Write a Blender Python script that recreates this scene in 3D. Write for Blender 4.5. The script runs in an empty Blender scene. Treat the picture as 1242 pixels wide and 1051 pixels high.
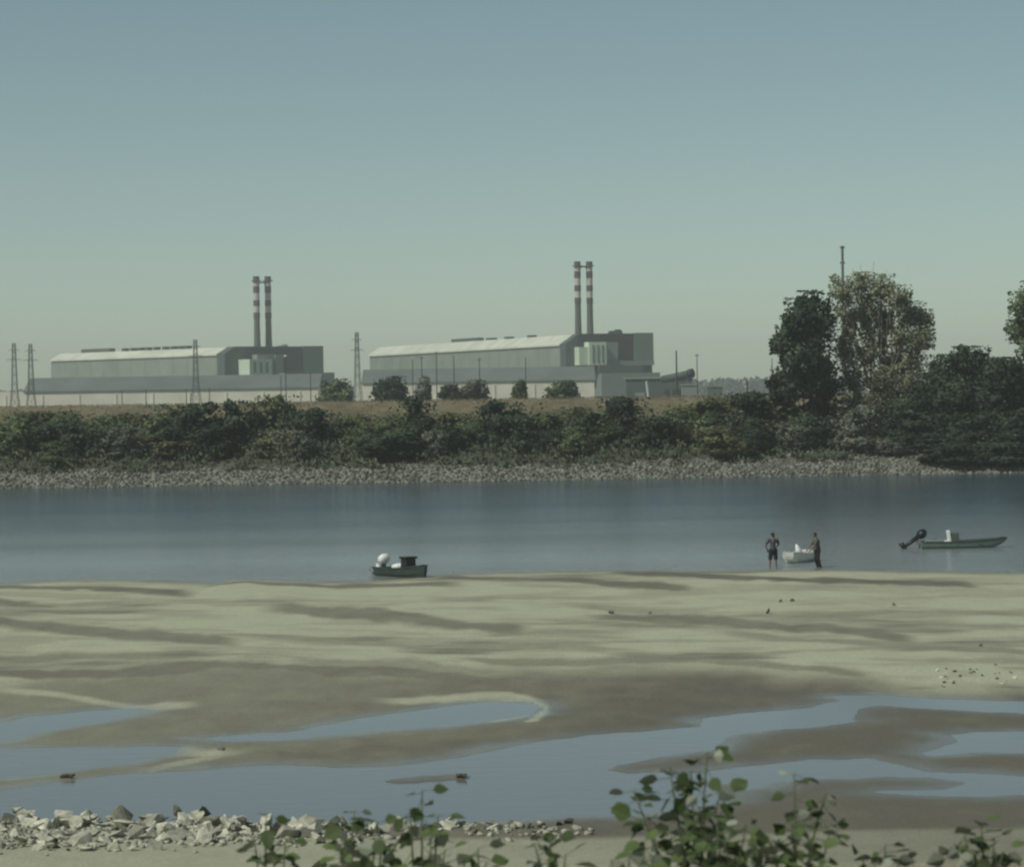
import bpy, bmesh, math, random
import numpy as np
from mathutils import Vector, Matrix
R = math.radians
random.seed(7); rng = np.random.default_rng(11)
scene = bpy.context.scene
COL = scene.collection

# ------------------------------------------------------------------ camera
F_PX, CX, CY, CAM_H = 3500.0, 621.0, 525.5, 8.6          # photograph is 1242 x 1051 pixels
ROLL, PITCH = R(0.9), math.atan(47.5 / 3500.0)
fw = Vector((0, math.cos(PITCH), -math.sin(PITCH))); u0 = Vector((0, math.sin(PITCH), math.cos(PITCH))); r0 = Vector((1, 0, 0))
cr = r0 * math.cos(ROLL) - u0 * math.sin(ROLL); cu = r0 * math.sin(ROLL) + u0 * math.cos(ROLL)
cd = bpy.data.cameras.new('camera'); cam = bpy.data.objects.new('camera', cd); COL.objects.link(cam)
cam.matrix_world = Matrix(((cr.x, cu.x, -fw.x, 0), (cr.y, cu.y, -fw.y, 0), (cr.z, cu.z, -fw.z, CAM_H), (0, 0, 0, 1)))
cd.sensor_fit = 'HORIZONTAL'; cd.sensor_width = 36.0; cd.lens = 36.0 * F_PX / 1242.0
cd.dof.use_dof = True; cd.dof.focus_distance = 220.0; cd.dof.aperture_fstop = 4.8; cd.clip_start = 0.5; cd.clip_end = 12000
scene.camera = cam

# ------------------------------------------------------------------ sky, sun, exposure
SUN_EL, SUN_DIR = R(47), Vector((-0.78, -0.60, 0)).normalized()      # towards the sun, over the ground
w = bpy.data.worlds.new('World'); scene.world = w; w.use_nodes = True
wn = w.node_tree; wn.nodes.clear()
sky = wn.nodes.new('ShaderNodeTexSky'); sky.sky_type = 'NISHITA'; sky.sun_disc = False
sky.sun_elevation = SUN_EL; sky.sun_rotation = math.atan2(SUN_DIR.x, SUN_DIR.y)
sky.altitude = 0; sky.air_density = 0.5; sky.dust_density = 0.65; sky.ozone_density = 1.0
tint = wn.nodes.new('ShaderNodeMix'); tint.data_type = 'RGBA'; tint.blend_type = 'MULTIPLY'; tint.inputs[0].default_value = 1.0
tint.inputs[7].default_value = (0.985, 0.945, 0.662, 1)
bg = wn.nodes.new('ShaderNodeBackground'); bg.inputs[1].default_value = 0.112
wo = wn.nodes.new('ShaderNodeOutputWorld')
wn.links.new(sky.outputs[0], tint.inputs[6]); wn.links.new(tint.outputs[2], bg.inputs[0]); wn.links.new(bg.outputs[0], wo.inputs[0])
sl = bpy.data.lights.new('sun', 'SUN'); sl.energy = 2.6; sl.angle = R(0.6); sl.color = (1.0, 0.97, 0.86)
so = bpy.data.objects.new('sun', sl); COL.objects.link(so)
sv = Vector((SUN_DIR.x * math.cos(SUN_EL), SUN_DIR.y * math.cos(SUN_EL), math.sin(SUN_EL)))
so.rotation_euler = sv.to_track_quat('Z', 'Y').to_euler(); so.location = (-40, -20, 60)
scene.view_settings.view_transform = 'Standard'; scene.view_settings.look = 'None'
scene.view_settings.exposure = -0.06; scene.view_settings.gamma = 1.0; scene.view_settings.use_curve_mapping = False
scene.render.engine = 'CYCLES'
cy = scene.cycles
cy.use_denoising = True; cy.max_bounces = 6; cy.diffuse_bounces = 3; cy.glossy_bounces = 3; cy.transmission_bounces = 4
cy.volume_bounces = 1; cy.caustics_reflective = False; cy.caustics_refractive = False
cy.pixel_filter_type = 'BLACKMAN_HARRIS'; cy.filter_width = 2.3

# ------------------------------------------------------------------ photo pixel -> place
def ray(u, v): return fw + cr * ((u - CX) / F_PX) + cu * ((CY - v) / F_PX)
def ground(u, v, z=0.0):
    d = ray(u, v); t = (z - CAM_H) / d.z
    return Vector((d.x * t, d.y * t, z))
def at(u, v, Y):
    d = ray(u, v); t = Y / d.y
    return Vector((d.x * t, Y, CAM_H + d.z * t))

# ------------------------------------------------------------------ materials
def new_mat(name):
    m = bpy.data.materials.new(name); m.use_nodes = True
    return m, m.node_tree, m.node_tree.nodes['Principled BSDF']
def mat(name, c, rough=0.8, var=0.25, scale=4.0, bump=0.0, metal=0.0, obj_var=0.0, spec=0.4):
    m, t, p = new_mat(name); n = t.nodes; l = t.links
    p.inputs['Roughness'].default_value = rough; p.inputs['Metallic'].default_value = metal
    p.inputs['Specular IOR Level'].default_value = spec
    tc = n.new('ShaderNodeTexCoord'); nz = n.new('ShaderNodeTexNoise'); nz.inputs['Scale'].default_value = scale
    nz.inputs['Detail'].default_value = 6
    l.new(tc.outputs['Object'], nz.inputs['Vector'])
    rp = n.new('ShaderNodeMapRange'); rp.inputs[1].default_value = 0.25; rp.inputs[2].default_value = 0.75
    rp.inputs[3].default_value = 1 - var; rp.inputs[4].default_value = 1 + var
    l.new(nz.outputs[0], rp.inputs[0])
    mx = n.new('ShaderNodeVectorMath'); mx.operation = 'SCALE'; mx.inputs[0].default_value = c
    l.new(rp.outputs[0], mx.inputs[3]); out = mx.outputs[0]
    if obj_var:
        oi = n.new('ShaderNodeObjectInfo'); r2 = n.new('ShaderNodeMapRange')
        r2.inputs[3].default_value = 1 - obj_var; r2.inputs[4].default_value = 1 + obj_var
        l.new(oi.outputs['Random'], r2.inputs[0])
        m2 = n.new('ShaderNodeVectorMath'); m2.operation = 'SCALE'
        l.new(out, m2.inputs[0]); l.new(r2.outputs[0], m2.inputs[3]); out = m2.outputs[0]
    l.new(out, p.inputs['Base Color'])
    if bump:
        b = n.new('ShaderNodeBump'); b.inputs['Strength'].default_value = bump; b.inputs['Distance'].default_value = 0.05
        l.new(nz.outputs[0], b.inputs['Height']); l.new(b.outputs[0], p.inputs['Normal'])
    return m
def leaf_mat(name, c1, c2, trans=0.25, scale=0.5, obj_var=0.2):
    m, t, p = new_mat(name); n = t.nodes; l = t.links
    p.inputs['Roughness'].default_value = 0.65; p.inputs['Specular IOR Level'].default_value = 0.25
    g = n.new('ShaderNodeNewGeometry'); nz = n.new('ShaderNodeTexNoise'); nz.inputs['Scale'].default_value = scale
    nz.inputs['Detail'].default_value = 3; l.new(g.outputs['Position'], nz.inputs['Vector'])
    isl = n.new('ShaderNodeMath'); isl.operation = 'MULTIPLY_ADD'; isl.inputs[1].default_value = 0.5; isl.inputs[2].default_value = -0.25
    l.new(g.outputs['Random Per Island'], isl.inputs[0])
    ad = n.new('ShaderNodeMath'); ad.operation = 'ADD'; l.new(nz.outputs[0], ad.inputs[0]); l.new(isl.outputs[0], ad.inputs[1])
    mr = n.new('ShaderNodeMapRange'); mr.inputs[1].default_value = 0.25; mr.inputs[2].default_value = 0.75; l.new(ad.outputs[0], mr.inputs[0])
    mx = n.new('ShaderNodeMix'); mx.data_type = 'RGBA'; mx.inputs[6].default_value = (*c1, 1); mx.inputs[7].default_value = (*c2, 1)
    l.new(mr.outputs[0], mx.inputs[0])
    oi = n.new('ShaderNodeObjectInfo'); r2 = n.new('ShaderNodeMapRange'); r2.inputs[3].default_value = 1 - obj_var; r2.inputs[4].default_value = 1 + obj_var
    l.new(oi.outputs['Random'], r2.inputs[0])
    sc = n.new('ShaderNodeVectorMath'); sc.operation = 'SCALE'; l.new(mx.outputs[2], sc.inputs[0]); l.new(r2.outputs[0], sc.inputs[3])
    l.new(sc.outputs[0], p.inputs['Base Color'])
    tr = n.new('ShaderNodeBsdfTranslucent'); l.new(sc.outputs[0], tr.inputs[0])
    ms = n.new('ShaderNodeMixShader'); ms.inputs[0].default_value = trans
    l.new(p.outputs[0], ms.inputs[1]); l.new(tr.outputs[0], ms.inputs[2]); l.new(ms.outputs[0], n['Material Output'].inputs[0])
    return m
M = {}
M['bark'] = mat('bark', (0.10, 0.095, 0.08), 0.9, 0.35, 6)
M['pale_bark'] = mat('pale_bark', (0.13, 0.13, 0.10), 0.9, 0.3, 5)
M['dark_leaf'] = leaf_mat('dark_leaf', (0.028, 0.048, 0.034), (0.080, 0.116, 0.068))
M['mid_leaf'] = leaf_mat('mid_leaf', (0.080, 0.122, 0.068), (0.185, 0.235, 0.118))
M['olive_leaf'] = leaf_mat('olive_leaf', (0.105, 0.125, 0.066), (0.2, 0.215, 0.11))
M['grey_leaf'] = leaf_mat('grey_leaf', (0.11, 0.135, 0.11), (0.23, 0.25, 0.2))
M['pale_leaf'] = leaf_mat('pale_leaf', (0.21, 0.24, 0.155), (0.38, 0.41, 0.28))
M['weed'] = leaf_mat('weed', (0.058, 0.080, 0.052), (0.112, 0.138, 0.086), 0.15, 0.25, 0.0)
M['dry_grass'] = leaf_mat('dry_grass', (0.19, 0.17, 0.115), (0.26, 0.235, 0.16), 0.2, 0.1, 0.0)
M['leaf_top'] = leaf_mat('leaf_top', (0.055, 0.090, 0.036), (0.125, 0.175, 0.065), 0.25, 3.0, 0.35)
M['leaf_under'] = mat('leaf_under', (0.27, 0.30, 0.24), 0.75, 0.12, 20)
M['stem'] = mat('stem', (0.10, 0.115, 0.065), 0.8, 0.25, 12)
M['riprap'] = leaf_mat('riprap', (0.10, 0.104, 0.090), (0.26, 0.268, 0.228), 0.0, 0.6, 0.0)
M['stone'] = mat('stone', (0.42, 0.425, 0.345), 0.9, 0.40, 5, 0.5, obj_var=0.45)
M['dark_stone'] = mat('dark_stone', (0.12, 0.12, 0.10), 0.85, 0.3, 6, 0.4, obj_var=0.3)
M['driftwood'] = mat('driftwood', (0.07, 0.06, 0.05), 0.9, 0.3, 7, 0.3)
M['clad'] = mat('clad', (0.245, 0.285, 0.245), 0.6, 0.16, 0.09)
M['clad_light'] = mat('clad_light', (0.25, 0.285, 0.27), 0.6, 0.06, 0.06)
M['metal_roof'] = mat('metal_roof', (0.64, 0.67, 0.57), 0.5, 0.2, 0.09)
M['grey_roof'] = mat('grey_roof', (0.145, 0.17, 0.16), 0.7, 0.2, 0.08)
M['frame_grey'] = mat('frame_grey', (0.075, 0.10, 0.092), 0.7, 0.18, 0.12)
M['dark_clad_recess'] = mat('dark_clad_recess', (0.028, 0.030, 0.042), 0.7, 0.15, 0.1)  # dark cladding, and the shade of openings put into colour
M['green_clad'] = mat('green_clad', (0.13, 0.20, 0.16), 0.7, 0.10, 0.1)
M['pale_clad'] = mat('pale_clad', (0.58, 0.70, 0.56), 0.6, 0.10, 0.15)
M['grey_clad'] = mat('grey_clad', (0.22, 0.25, 0.24), 0.65, 0.08, 0.1)
M['white_wall'] = mat('white_wall', (0.70, 0.69, 0.58), 0.8, 0.14, 0.12)
M['chimney'] = mat('chimney', (0.095, 0.115, 0.10), 0.8, 0.1, 0.2)
M['band_dark'] = mat('band_dark', (0.085, 0.07, 0.07), 0.7, 0.1, 0.3)
M['band_white'] = mat('band_white', (0.52, 0.49, 0.45), 0.7, 0.1, 0.3)
M['steel'] = mat('steel', (0.10, 0.12, 0.115), 0.6, 0.15, 1.0)
M['pole'] = mat('pole', (0.075, 0.08, 0.075), 0.8, 0.2, 2.0)
M['lamp_white'] = mat('lamp_white', (0.6, 0.62, 0.6), 0.5, 0.1, 5)
M['cabinet'] = mat('cabinet', (0.13, 0.18, 0.15), 0.7, 0.15, 3)
M['boat_green'] = mat('boat_green', (0.036, 0.058, 0.052), 0.5, 0.25, 3)
M['boat_inner'] = mat('boat_inner', (0.10, 0.12, 0.11), 0.7, 0.25, 4)
M['boat_grey'] = mat('boat_grey', (0.13, 0.175, 0.155), 0.5, 0.2, 3)
M['boat_white'] = mat('boat_white', (0.62, 0.64, 0.58), 0.45, 0.15, 3)
M['white_plastic'] = mat('white_plastic', (0.78, 0.80, 0.78), 0.35, 0.06, 6)
M['black_plastic'] = mat('black_plastic', (0.014, 0.016, 0.022), 0.4, 0.2, 6)
M['grey_metal'] = mat('grey_metal', (0.20, 0.21, 0.21), 0.45, 0.15, 8)
M['skin'] = mat('skin', (0.17, 0.11, 0.08), 0.6, 0.1, 10)
M['hair'] = mat('hair', (0.018, 0.015, 0.013), 0.7, 0.2, 30)
M['shirt_blue'] = mat('shirt_blue', (0.055, 0.065, 0.085), 0.85, 0.2, 8)
M['shorts_dark'] = mat('shorts_dark', (0.014, 0.016, 0.022), 0.85, 0.2, 8)
M['shirt_olive'] = mat('shirt_olive', (0.085, 0.09, 0.085), 0.85, 0.2, 8)
M['trousers'] = mat('trousers', (0.016, 0.018, 0.018), 0.85, 0.2, 8)
M['far_wood'] = leaf_mat('far_wood', (0.03, 0.045, 0.035), (0.06, 0.08, 0.055), 0.0, 0.02, 0.0)

# ------------------------------------------------------------------ mesh helpers
class MB:
    def __init__(s): s.v = []; s.f = []; s.m = []
    def add(s, vs, fs, mi=0):
        o = len(s.v); s.v += [tuple(p) for p in vs]; s.f += [tuple(i + o for i in f) for f in fs]; s.m += [mi] * len(fs); return s
    def box(s, c, d, rot=None, taper=1.0, mi=0):
        hx, hy, hz = d[0] / 2, d[1] / 2, d[2] / 2; c = Vector(c); vs = []
        for z in (-1, 1):
            k = 1.0 if z < 0 else taper
            for x, y in ((-1, -1), (1, -1), (1, 1), (-1, 1)):
                p = Vector((x * hx * k, y * hy * k, z * hz))
                if rot is not None: p = rot @ p
                vs.append(c + p)
        return s.add(vs, [(3, 2, 1, 0), (4, 5, 6, 7), (0, 1, 5, 4), (1, 2, 6, 5), (2, 3, 7, 6), (3, 0, 4, 7)], mi)
    def frame_box(s, P, e1, e2, a0, a1, b0, b1, z0, z1, mi=0):
        vs = []
        for z in (z0, z1):
            for a, b in ((a0, b0), (a1, b0), (a1, b1), (a0, b1)):
                q = P + e1 * a + e2 * b; vs.append((q.x, q.y, z))
        return s.add(vs, [(3, 2, 1, 0), (4, 5, 6, 7), (0, 1, 5, 4), (1, 2, 6, 5), (2, 3, 7, 6), (3, 0, 4, 7)], mi)
    def tube(s, pts, rad, n=8, cap=True, mi=0, flat=1.0):
        pts = [Vector(p) for p in pts]
        if not hasattr(rad, '__len__'): rad = [rad] * len(pts)
        vs = []; fs = []; prev = None
        for i, p in enumerate(pts):
            t = (pts[min(i + 1, len(pts) - 1)] - pts[max(i - 1, 0)]).normalized()
            if prev is None:
                a = Vector((1, 0, 0)) if abs(t.x) < 0.9 else Vector((0, 1, 0)); x = t.cross(a).normalized()
            else: x = (prev - t * prev.dot(t)).normalized()
            prev = x; y = t.cross(x)
            for k in range(n):
                an = 2 * math.pi * k / n; vs.append(p + x * (math.cos(an) * rad[i]) + y * (math.sin(an) * rad[i] * flat))
        for i in range(len(pts) - 1):
            for k in range(n): fs.append((i * n + k, i * n + (k + 1) % n, (i + 1) * n + (k + 1) % n, (i + 1) * n + k))
        if cap: fs.append(tuple(range(n))[::-1]); fs.append(tuple((len(pts) - 1) * n + k for k in range(n)))
        return s.add(vs, fs, mi)
    def ball(s, c, r, n=10, m=7, mi=0, rot=None):
        c = Vector(c); r = Vector(r) if hasattr(r, '__len__') else Vector((r, r, r)); vs = []; fs = []
        for i in range(1, m):
            th = math.pi * i / m
            for k in range(n):
                an = 2 * math.pi * k / n
                p = Vector((math.sin(th) * math.cos(an) * r.x, math.sin(th) * math.sin(an) * r.y, math.cos(th) * r.z))
                vs.append(c + (rot @ p if rot is not None else p))
        tp = Vector((0, 0, r.z)); 
        if rot is not None: tp = rot @ tp
        vs += [c + tp, c - tp]; T, B = len(vs) - 2, len(vs) - 1
        for i in range(m - 2):
            for k in range(n): fs.append((i * n + k, (i + 1) * n + k, (i + 1) * n + (k + 1) % n, i * n + (k + 1) % n))
        for k in range(n):
            fs.append((T, k, (k + 1) % n)); fs.append((B, (m - 2) * n + (k + 1) % n, (m - 2) * n + k))
        return s.add(vs, fs, mi)
    def mesh(s, name, mats, smooth=False):
        me = bpy.data.meshes.new(name); me.from_pydata(s.v, [], s.f)
        for k in (mats if isinstance(mats, (list, tuple)) else [mats]): me.materials.append(M[k] if isinstance(k, str) else k)
        me.polygons.foreach_set('material_index', s.m)
        if smooth: me.polygons.foreach_set('use_smooth', [True] * len(me.polygons))
        me.update(); return me
    def build(s, name, mats, parent=None, smooth=False, bevel=0.0):
        o = link(name, s.mesh(name, mats, smooth), parent)
        if bevel:
            b = o.modifiers.new('bevel', 'BEVEL'); b.width = bevel; b.segments = 2; b.limit_method = 'ANGLE'
        return o
def link(name, data, parent=None):
    o = bpy.data.objects.new(name, data); COL.objects.link(o)
    if parent is not None: o.parent = parent
    return o
def np_mesh(name, verts, faces, material, smooth=False):
    me = bpy.data.meshes.new(name); k = faces.shape[1]
    me.vertices.add(len(verts)); me.vertices.foreach_set('co', np.ascontiguousarray(verts, dtype=np.float32).ravel())
    me.loops.add(faces.size); me.loops.foreach_set('vertex_index', np.ascontiguousarray(faces, dtype=np.int32).ravel())
    me.polygons.add(len(faces)); me.polygons.foreach_set('loop_start', np.arange(0, faces.size, k, dtype=np.int32))
    me.update(calc_edges=True)
    if smooth: me.polygons.foreach_set('use_smooth', np.ones(len(faces), dtype=bool))
    me.materials.append(M[material] if isinstance(material, str) else material); me.validate(); return me
def tag(o, label=None, cat=None, group=None, kind=None):
    if label: o['label'] = label
    if cat: o['category'] = cat
    if group: o['group'] = group
    if kind: o['kind'] = kind
    return o
def thing(name, loc, label, cat, group=None, rz=0.0):
    o = bpy.data.objects.new(name, None); COL.objects.link(o); o.location = loc; o.rotation_euler = (0, 0, rz); o.empty_display_size = 0.2
    return tag(o, label, cat, group)

# value noise, vectorised
def vnoise(x, y, seed=0):
    xi = np.floor(x).astype(np.int64); yi = np.floor(y).astype(np.int64); xf = x - xi; yf = y - yi
    def h(a, b):
        n = (a * 374761393 + b * 668265263 + seed * 974711) & 0x7fffffff
        n = ((n ^ (n >> 13)) * 1274126177) & 0x7fffffff
        return ((n ^ (n >> 16)) & 0xffff) / 65535.0
    sx = xf * xf * (3 - 2 * xf); sy = yf * yf * (3 - 2 * yf)
    return (h(xi, yi) * (1 - sx) + h(xi + 1, yi) * sx) * (1 - sy) + (h(xi, yi + 1) * (1 - sx) + h(xi + 1, yi + 1) * sx) * sy
def fbm(x, y, seed=0, o=4):
    s = 0; a = 0.5
    for i in range(o): s = s + a * vnoise(x * 2 ** i, y * 2 ** i, seed + i); a *= 0.5
    return s
def sstep(a, b, x): t = np.clip((x - a) / (b - a), 0, 1); return t * t * (3 - 2 * t)

# ------------------------------------------------------------------ THE SETTING: sand bank with pools, near bank
shore_px = [(-900, 712), (-200, 708), (0, 706), (60, 703), (110, 701), (200, 703), (268, 706), (285, 700), (330, 701), (400, 704), (460, 702),
            (520, 697), (560, 694), (650, 692), (740, 690), (850, 690), (930, 690), (1000, 689), (1080, 691), (1150, 692), (1242, 693), (1500, 690), (2200, 682)]
pools_px = [
 [(-500, 900), (-100, 885), (0, 878), (40, 866), (100, 861), (150, 859), (176, 861), (130, 875), (60, 885), (20, 895), (0, 900), (-100, 906), (-500, 920)],
 [(-500, 908), (-100, 905), (0, 906), (100, 905), (190, 904), (216, 906), (212, 915), (160, 924), (100, 932), (60, 937), (0, 944), (-100, 946), (-500, 950)],
 [(243, 895), (300, 889), (360, 887), (420, 876), (470, 866), (520, 858), (560, 853), (600, 850), (638, 850), (654, 856), (640, 867), (600, 875), (540, 881), (440, 889), (330, 898), (265, 899)],
 [(-500, 975), (-100, 965), (0, 961), (60, 951), (120, 941), (200, 935), (290, 930), (340, 928), (400, 931), (480, 927), (560, 916), (640, 903), (700, 893), (780, 887), (850, 883),
  (855, 873), (900, 865), (980, 857), (1022, 851), (1010, 844), (1060, 843), (1140, 847), (1242, 850), (1700, 850), (1700, 868), (1242, 866), (1130, 860), (1070, 856), (1040, 862), (1034, 870), (1045, 874),
  (1000, 879), (930, 885), (890, 893), (862, 907), (800, 918), (752, 926), (740, 932), (765, 936), (860, 935), (905, 927), (970, 923), (1055, 922), (1085, 929), (1120, 938), (1242, 941), (1700, 942),
  (1700, 962), (1242, 961), (1180, 963), (1100, 962), (1050, 961), (1080, 958), (1160, 956), (1183, 950), (1130, 944), (1060, 942), (1000, 944), (940, 948), (895, 958), (880, 970),
  (780, 985), (680, 992), (600, 998), (400, 1002), (200, 1001), (120, 996), (60, 990), (0, 986), (-100, 984), (-500, 988)],
 [(1113, 915), (1145, 906), (1162, 899), (1143, 891), (1180, 887), (1242, 886), (1700, 884), (1700, 914), (1242, 911), (1180, 914), (1130, 918)],
]
islet_px = [(466, 946), (500, 942), (556, 938), (574, 941), (562, 945), (485, 950)]
def poly_w(px): return np.array([ground(u, v)[:2] for u, v in px])
def seg_dist(P, X, Y, closed=True):
    d = np.full(X.shape, 1e9); n = len(P)
    for i in range(n if closed else n - 1):
        ax, ay = P[i]; bx, by = P[(i + 1) % n]; dx, dy = bx - ax, by - ay; L = dx * dx + dy * dy + 1e-12
        t = np.clip(((X - ax) * dx + (Y - ay) * dy) / L, 0, 1); d = np.minimum(d, (X - ax - t * dx) ** 2 + (Y - ay - t * dy) ** 2)
    return np.sqrt(d)
def inside(P, X, Y):
    r = np.zeros(X.shape, bool); n = len(P)
    for i in range(n):
        x1, y1 = P[i]; x2, y2 = P[(i + 1) % n]
        c = (y1 > Y) != (y2 > Y); r ^= c & (X < (x2 - x1) * (Y - y1) / (y2 - y1 + 1e-12) + x1)
    return r
def near_bank_z(Y): return np.interp(Y, [-20, 4, 18, 30, 40, 48], [7.2, 7.0, 4.75, 2.55, 0.85, 0.22])
gx = np.concatenate([np.linspace(-70, -33, 50)[:-1], np.arange(-33, 33, 0.13), np.linspace(33, 70, 50)])
gy = np.concatenate([np.linspace(-20, 48, 60)[:-1], np.arange(48, 154, 0.19)])
GX, GY = np.meshgrid(gx, gy)
def sand_fields(X, Y):
    jx = (fbm(X * 0.5, Y * 0.35, 5) - 0.47) * 1.1; jy = (fbm(X * 0.4, Y * 0.25, 9) - 0.47) * 1.6
    Xw = X + jx * 0.6; Yw = Y + jy
    sd = np.full(X.shape, 1e9)                                         # > 0 on sand, < 0 under water
    for px in pools_px:
        P = poly_w(px); d = seg_dist(P, Xw, Yw); sd = np.minimum(sd, np.where(inside(P, Xw, Yw), -d, d))
    P = poly_w(islet_px); d = seg_dist(P, X, Y); ins = inside(P, X, Y); sd = np.where(ins, d * 0.35 + .4, np.where(sd < 0, np.maximum(sd, -d), sd))
    sh = poly_w(shore_px); ys = np.interp(X, sh[:, 0], sh[:, 1]); sr = (ys - Yw)
    rag = 0.020 * (fbm(X * 1.1, Y * 0.5, 91, 3) - 0.47); body = 0.16 + 0.30 * (fbm(X * 0.10, Y * 0.045, 21) - 0.35) + 0.05 * (fbm(X * 0.5, Y * 0.22, 31) - 0.5)
    z = np.where(sd > 0, body * (1 - np.exp(-sd / 5.0)) + 0.004, np.maximum(sd * 0.035, -0.35) - 0.004) + rag * (1 - sstep(1.2, 3.0, np.abs(sd)))
    z = np.where(sr > 0, z * sstep(0, 14, sr) + 0.02 * (1 - sstep(0, 14, sr)) * sstep(0, 3, sr), np.maximum(sr * 0.045, -0.9))
    z = np.where(Y < 50, np.maximum(z * 0 + near_bank_z(Y) + 0.05 * (fbm(X, Y, 3) - 0.5), 0), z)
    z = np.where((Y >= 50) & (Y < 56), np.maximum(z, 0) * 1.0 + (0.22 - 0.03 * (Y - 50)) * (1 - sstep(52, 57, Y)) * (sd > 0), z)
    return z, sd, sr
SZ, SD, SR = sand_fields(GX, GY)
# damp patches (where the last water stood): traced streaks, in photo pixels mapped onto the sand
dxp = GX; depth = GY
du = GX * cr.x + GY * cr.y + (SZ * 0 - CAM_H + 0.1) * cr.z; dv = GX * cu.x + GY * cu.y + (0.1 - CAM_H) * cu.z; dw = np.maximum(GX * fw.x + GY * fw.y + (0.1 - CAM_H) * fw.z, 1)
PU = CX + F_PX * du / dw; PV = CY - F_PX * dv / dw
streaks = [
 ([(-60, 709), (60, 712), (150, 716), (235, 722)], 5, .85), ([(-60, 729), (0, 732), (52, 738)], 6, .75), ([(70, 746), (118, 744)], 4, .6),
 ([(-40, 758), (60, 764), (140, 770), (220, 777), (292, 785)], 8, .75), ([(-40, 806), (80, 799), (160, 801), (250, 797)], 7, .6),
 ([(255, 709), (300, 704), (400, 711), (560, 709)], 4, .8), ([(330, 740), (450, 748), (560, 759), (645, 768)], 8, .75),
 ([(520, 699), (620, 700), (720, 709), (845, 719)], 5, .9), ([(740, 692), (900, 703), (1050, 707), (1190, 712)], 5, .95),
 ([(720, 752), (820, 752), (900, 761), (1000, 766), (1115, 779)], 7, .75), ([(1080, 790), (1260, 793)], 4, .6), ([(1060, 744), (1260, 748)], 2.5, .5),
 ([(1030, 760), (1260, 763)], 3, .5), ([(1120, 806), (1260, 804)], 4, .4), ([(350, 806), (520, 812), (640, 820), (760, 812), (860, 826)], 7, .5), ([(150, 830), (330, 826), (460, 834), (640, 834)], 9, .45),
 ([(660, 840), (760, 836), (900, 845), (1000, 838)], 14, .6), ([(-40, 818), (120, 822), (260, 812), (420, 818), (640, 828)], 8, .8), ([(560, 800), (700, 806), (840, 800), (960, 812), (1060, 822)], 5, .6), ([(640, 862), (760, 858), (900, 852), (1010, 836)], 12, .95), ([(300, 850), (420, 856), (470, 852)], 6, .8), ([(0, 870), (60, 862)], 3, .8), ([(880, 770), (980, 782), (1130, 786)], 4, .5), ([(320, 912), (480, 905), (640, 890)], 9, .9)]
pale = [([(0, 838), (60, 841), (120, 848), (165, 854), (240, 852)], 3, .8), ([(470, 848), (560, 843), (620, 841), (655, 846)], 3.5, .9),
        ([(222, 908), (250, 909), (285, 908)], 6, .8), ([(180, 930), (230, 920), (300, 907)], 3, .5), ([(560, 705), (700, 712)], 2, .5), ([(930, 698), (1250, 699)], 2, .6), ([(1215, 714), (1260, 714)], 4, .7),
        ([(380, 902), (310, 903)], 3, .3), ([(1010, 842), (1090, 846)], 2, .5)]
def stroke(lst):
    acc = np.zeros(PU.shape)
    for pts, ht, k in lst:
        pu = np.array([p[0] for p in pts]); pv = np.array([p[1] for p in pts])
        v = np.interp(PU, pu, pv) + ht * 1.5 * (fbm(PU * 0.010, PV * 0.02, 77 + len(pts)) - 0.47) + ht * 0.8 * (fbm(PU * 0.05, PV * 0.12, 78) - 0.47); e = sstep(pu[0] - 30, pu[0] + 25, PU) * (1 - sstep(pu[-1] - 25, pu[-1] + 12, PU)) if pu[-1] > pu[0] else np.zeros(PU.shape)
        wob = ht * (0.15 + 1.9 * fbm(PU * 0.014, PV * 0.05, 71 + int(ht)))
        acc = np.maximum(acc, k * e * (1 - sstep(wob * 0.35, wob * 1.2, np.abs(PV - v))))
    return acc
n1 = fbm(GX * 0.12, GY * 0.09, 41, 5); n2 = fbm(GX * 0.5, GY * 0.12, 51, 4)
lim = np.interp(PU, [-100, 0, 300, 420, 560, 640, 760, 900, 1000, 1120, 1242, 1400], [826, 822, 802, 812, 814, 808, 812, 818, 830, 836, 838, 838])
zone = sstep(-16, 22, PV - lim + 46 * (n1 - 0.47) + 20 * (n2 - 0.47)) * np.interp(PV, [800, 850, 930], [0.74, 0.88, 0.95]) * np.interp(PU, [0, 200, 640, 760, 1242], [0.72, 0.8, 0.95, 1.1, 1.2])
dryc = np.exp(-((PV - 728) / 30) ** 2) * sstep(650, 900, PU)
damp = np.maximum(zone, 0.55 * (1 - sstep(0.2, 2.5, SD)) * (SD > 0))
damp = np.maximum(damp, stroke(streaks)); damp = np.maximum(damp, 0.75 * (1 - sstep(0.5, 5.0, SR)))
wp = 26 * (fbm(PU * 0.005, PV * 0.012, 65, 3) - .47); n3 = fbm(PU * 0.0040 + PV * 0.012, (PV + wp) * 0.095, 61, 6); n4 = fbm(PU * 0.009, PV * 0.22, 63, 4)
damp = np.maximum(damp, (0.50 * sstep(0.45, 0.68, n3) + 0.32 * sstep(0.42, 0.68, n4)) * (1 - 0.5 * dryc))
rim = seg_dist(np.array(pools_px[2], float), PU, PV); damp = damp * (1 - .85 * (1 - sstep(7, 13, rim + 5 * (n2 - .5))) * sstep(2.0, 4.0, rim) * sstep(560, 620, PU) * (PV < 872) * (SD > 0))
damp = damp * (1 - stroke(pale)); damp = np.maximum(damp, 1.0 * inside(poly_w([(440, 936), (600, 932), (600, 952), (440, 956)]), GX, GY))
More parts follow.
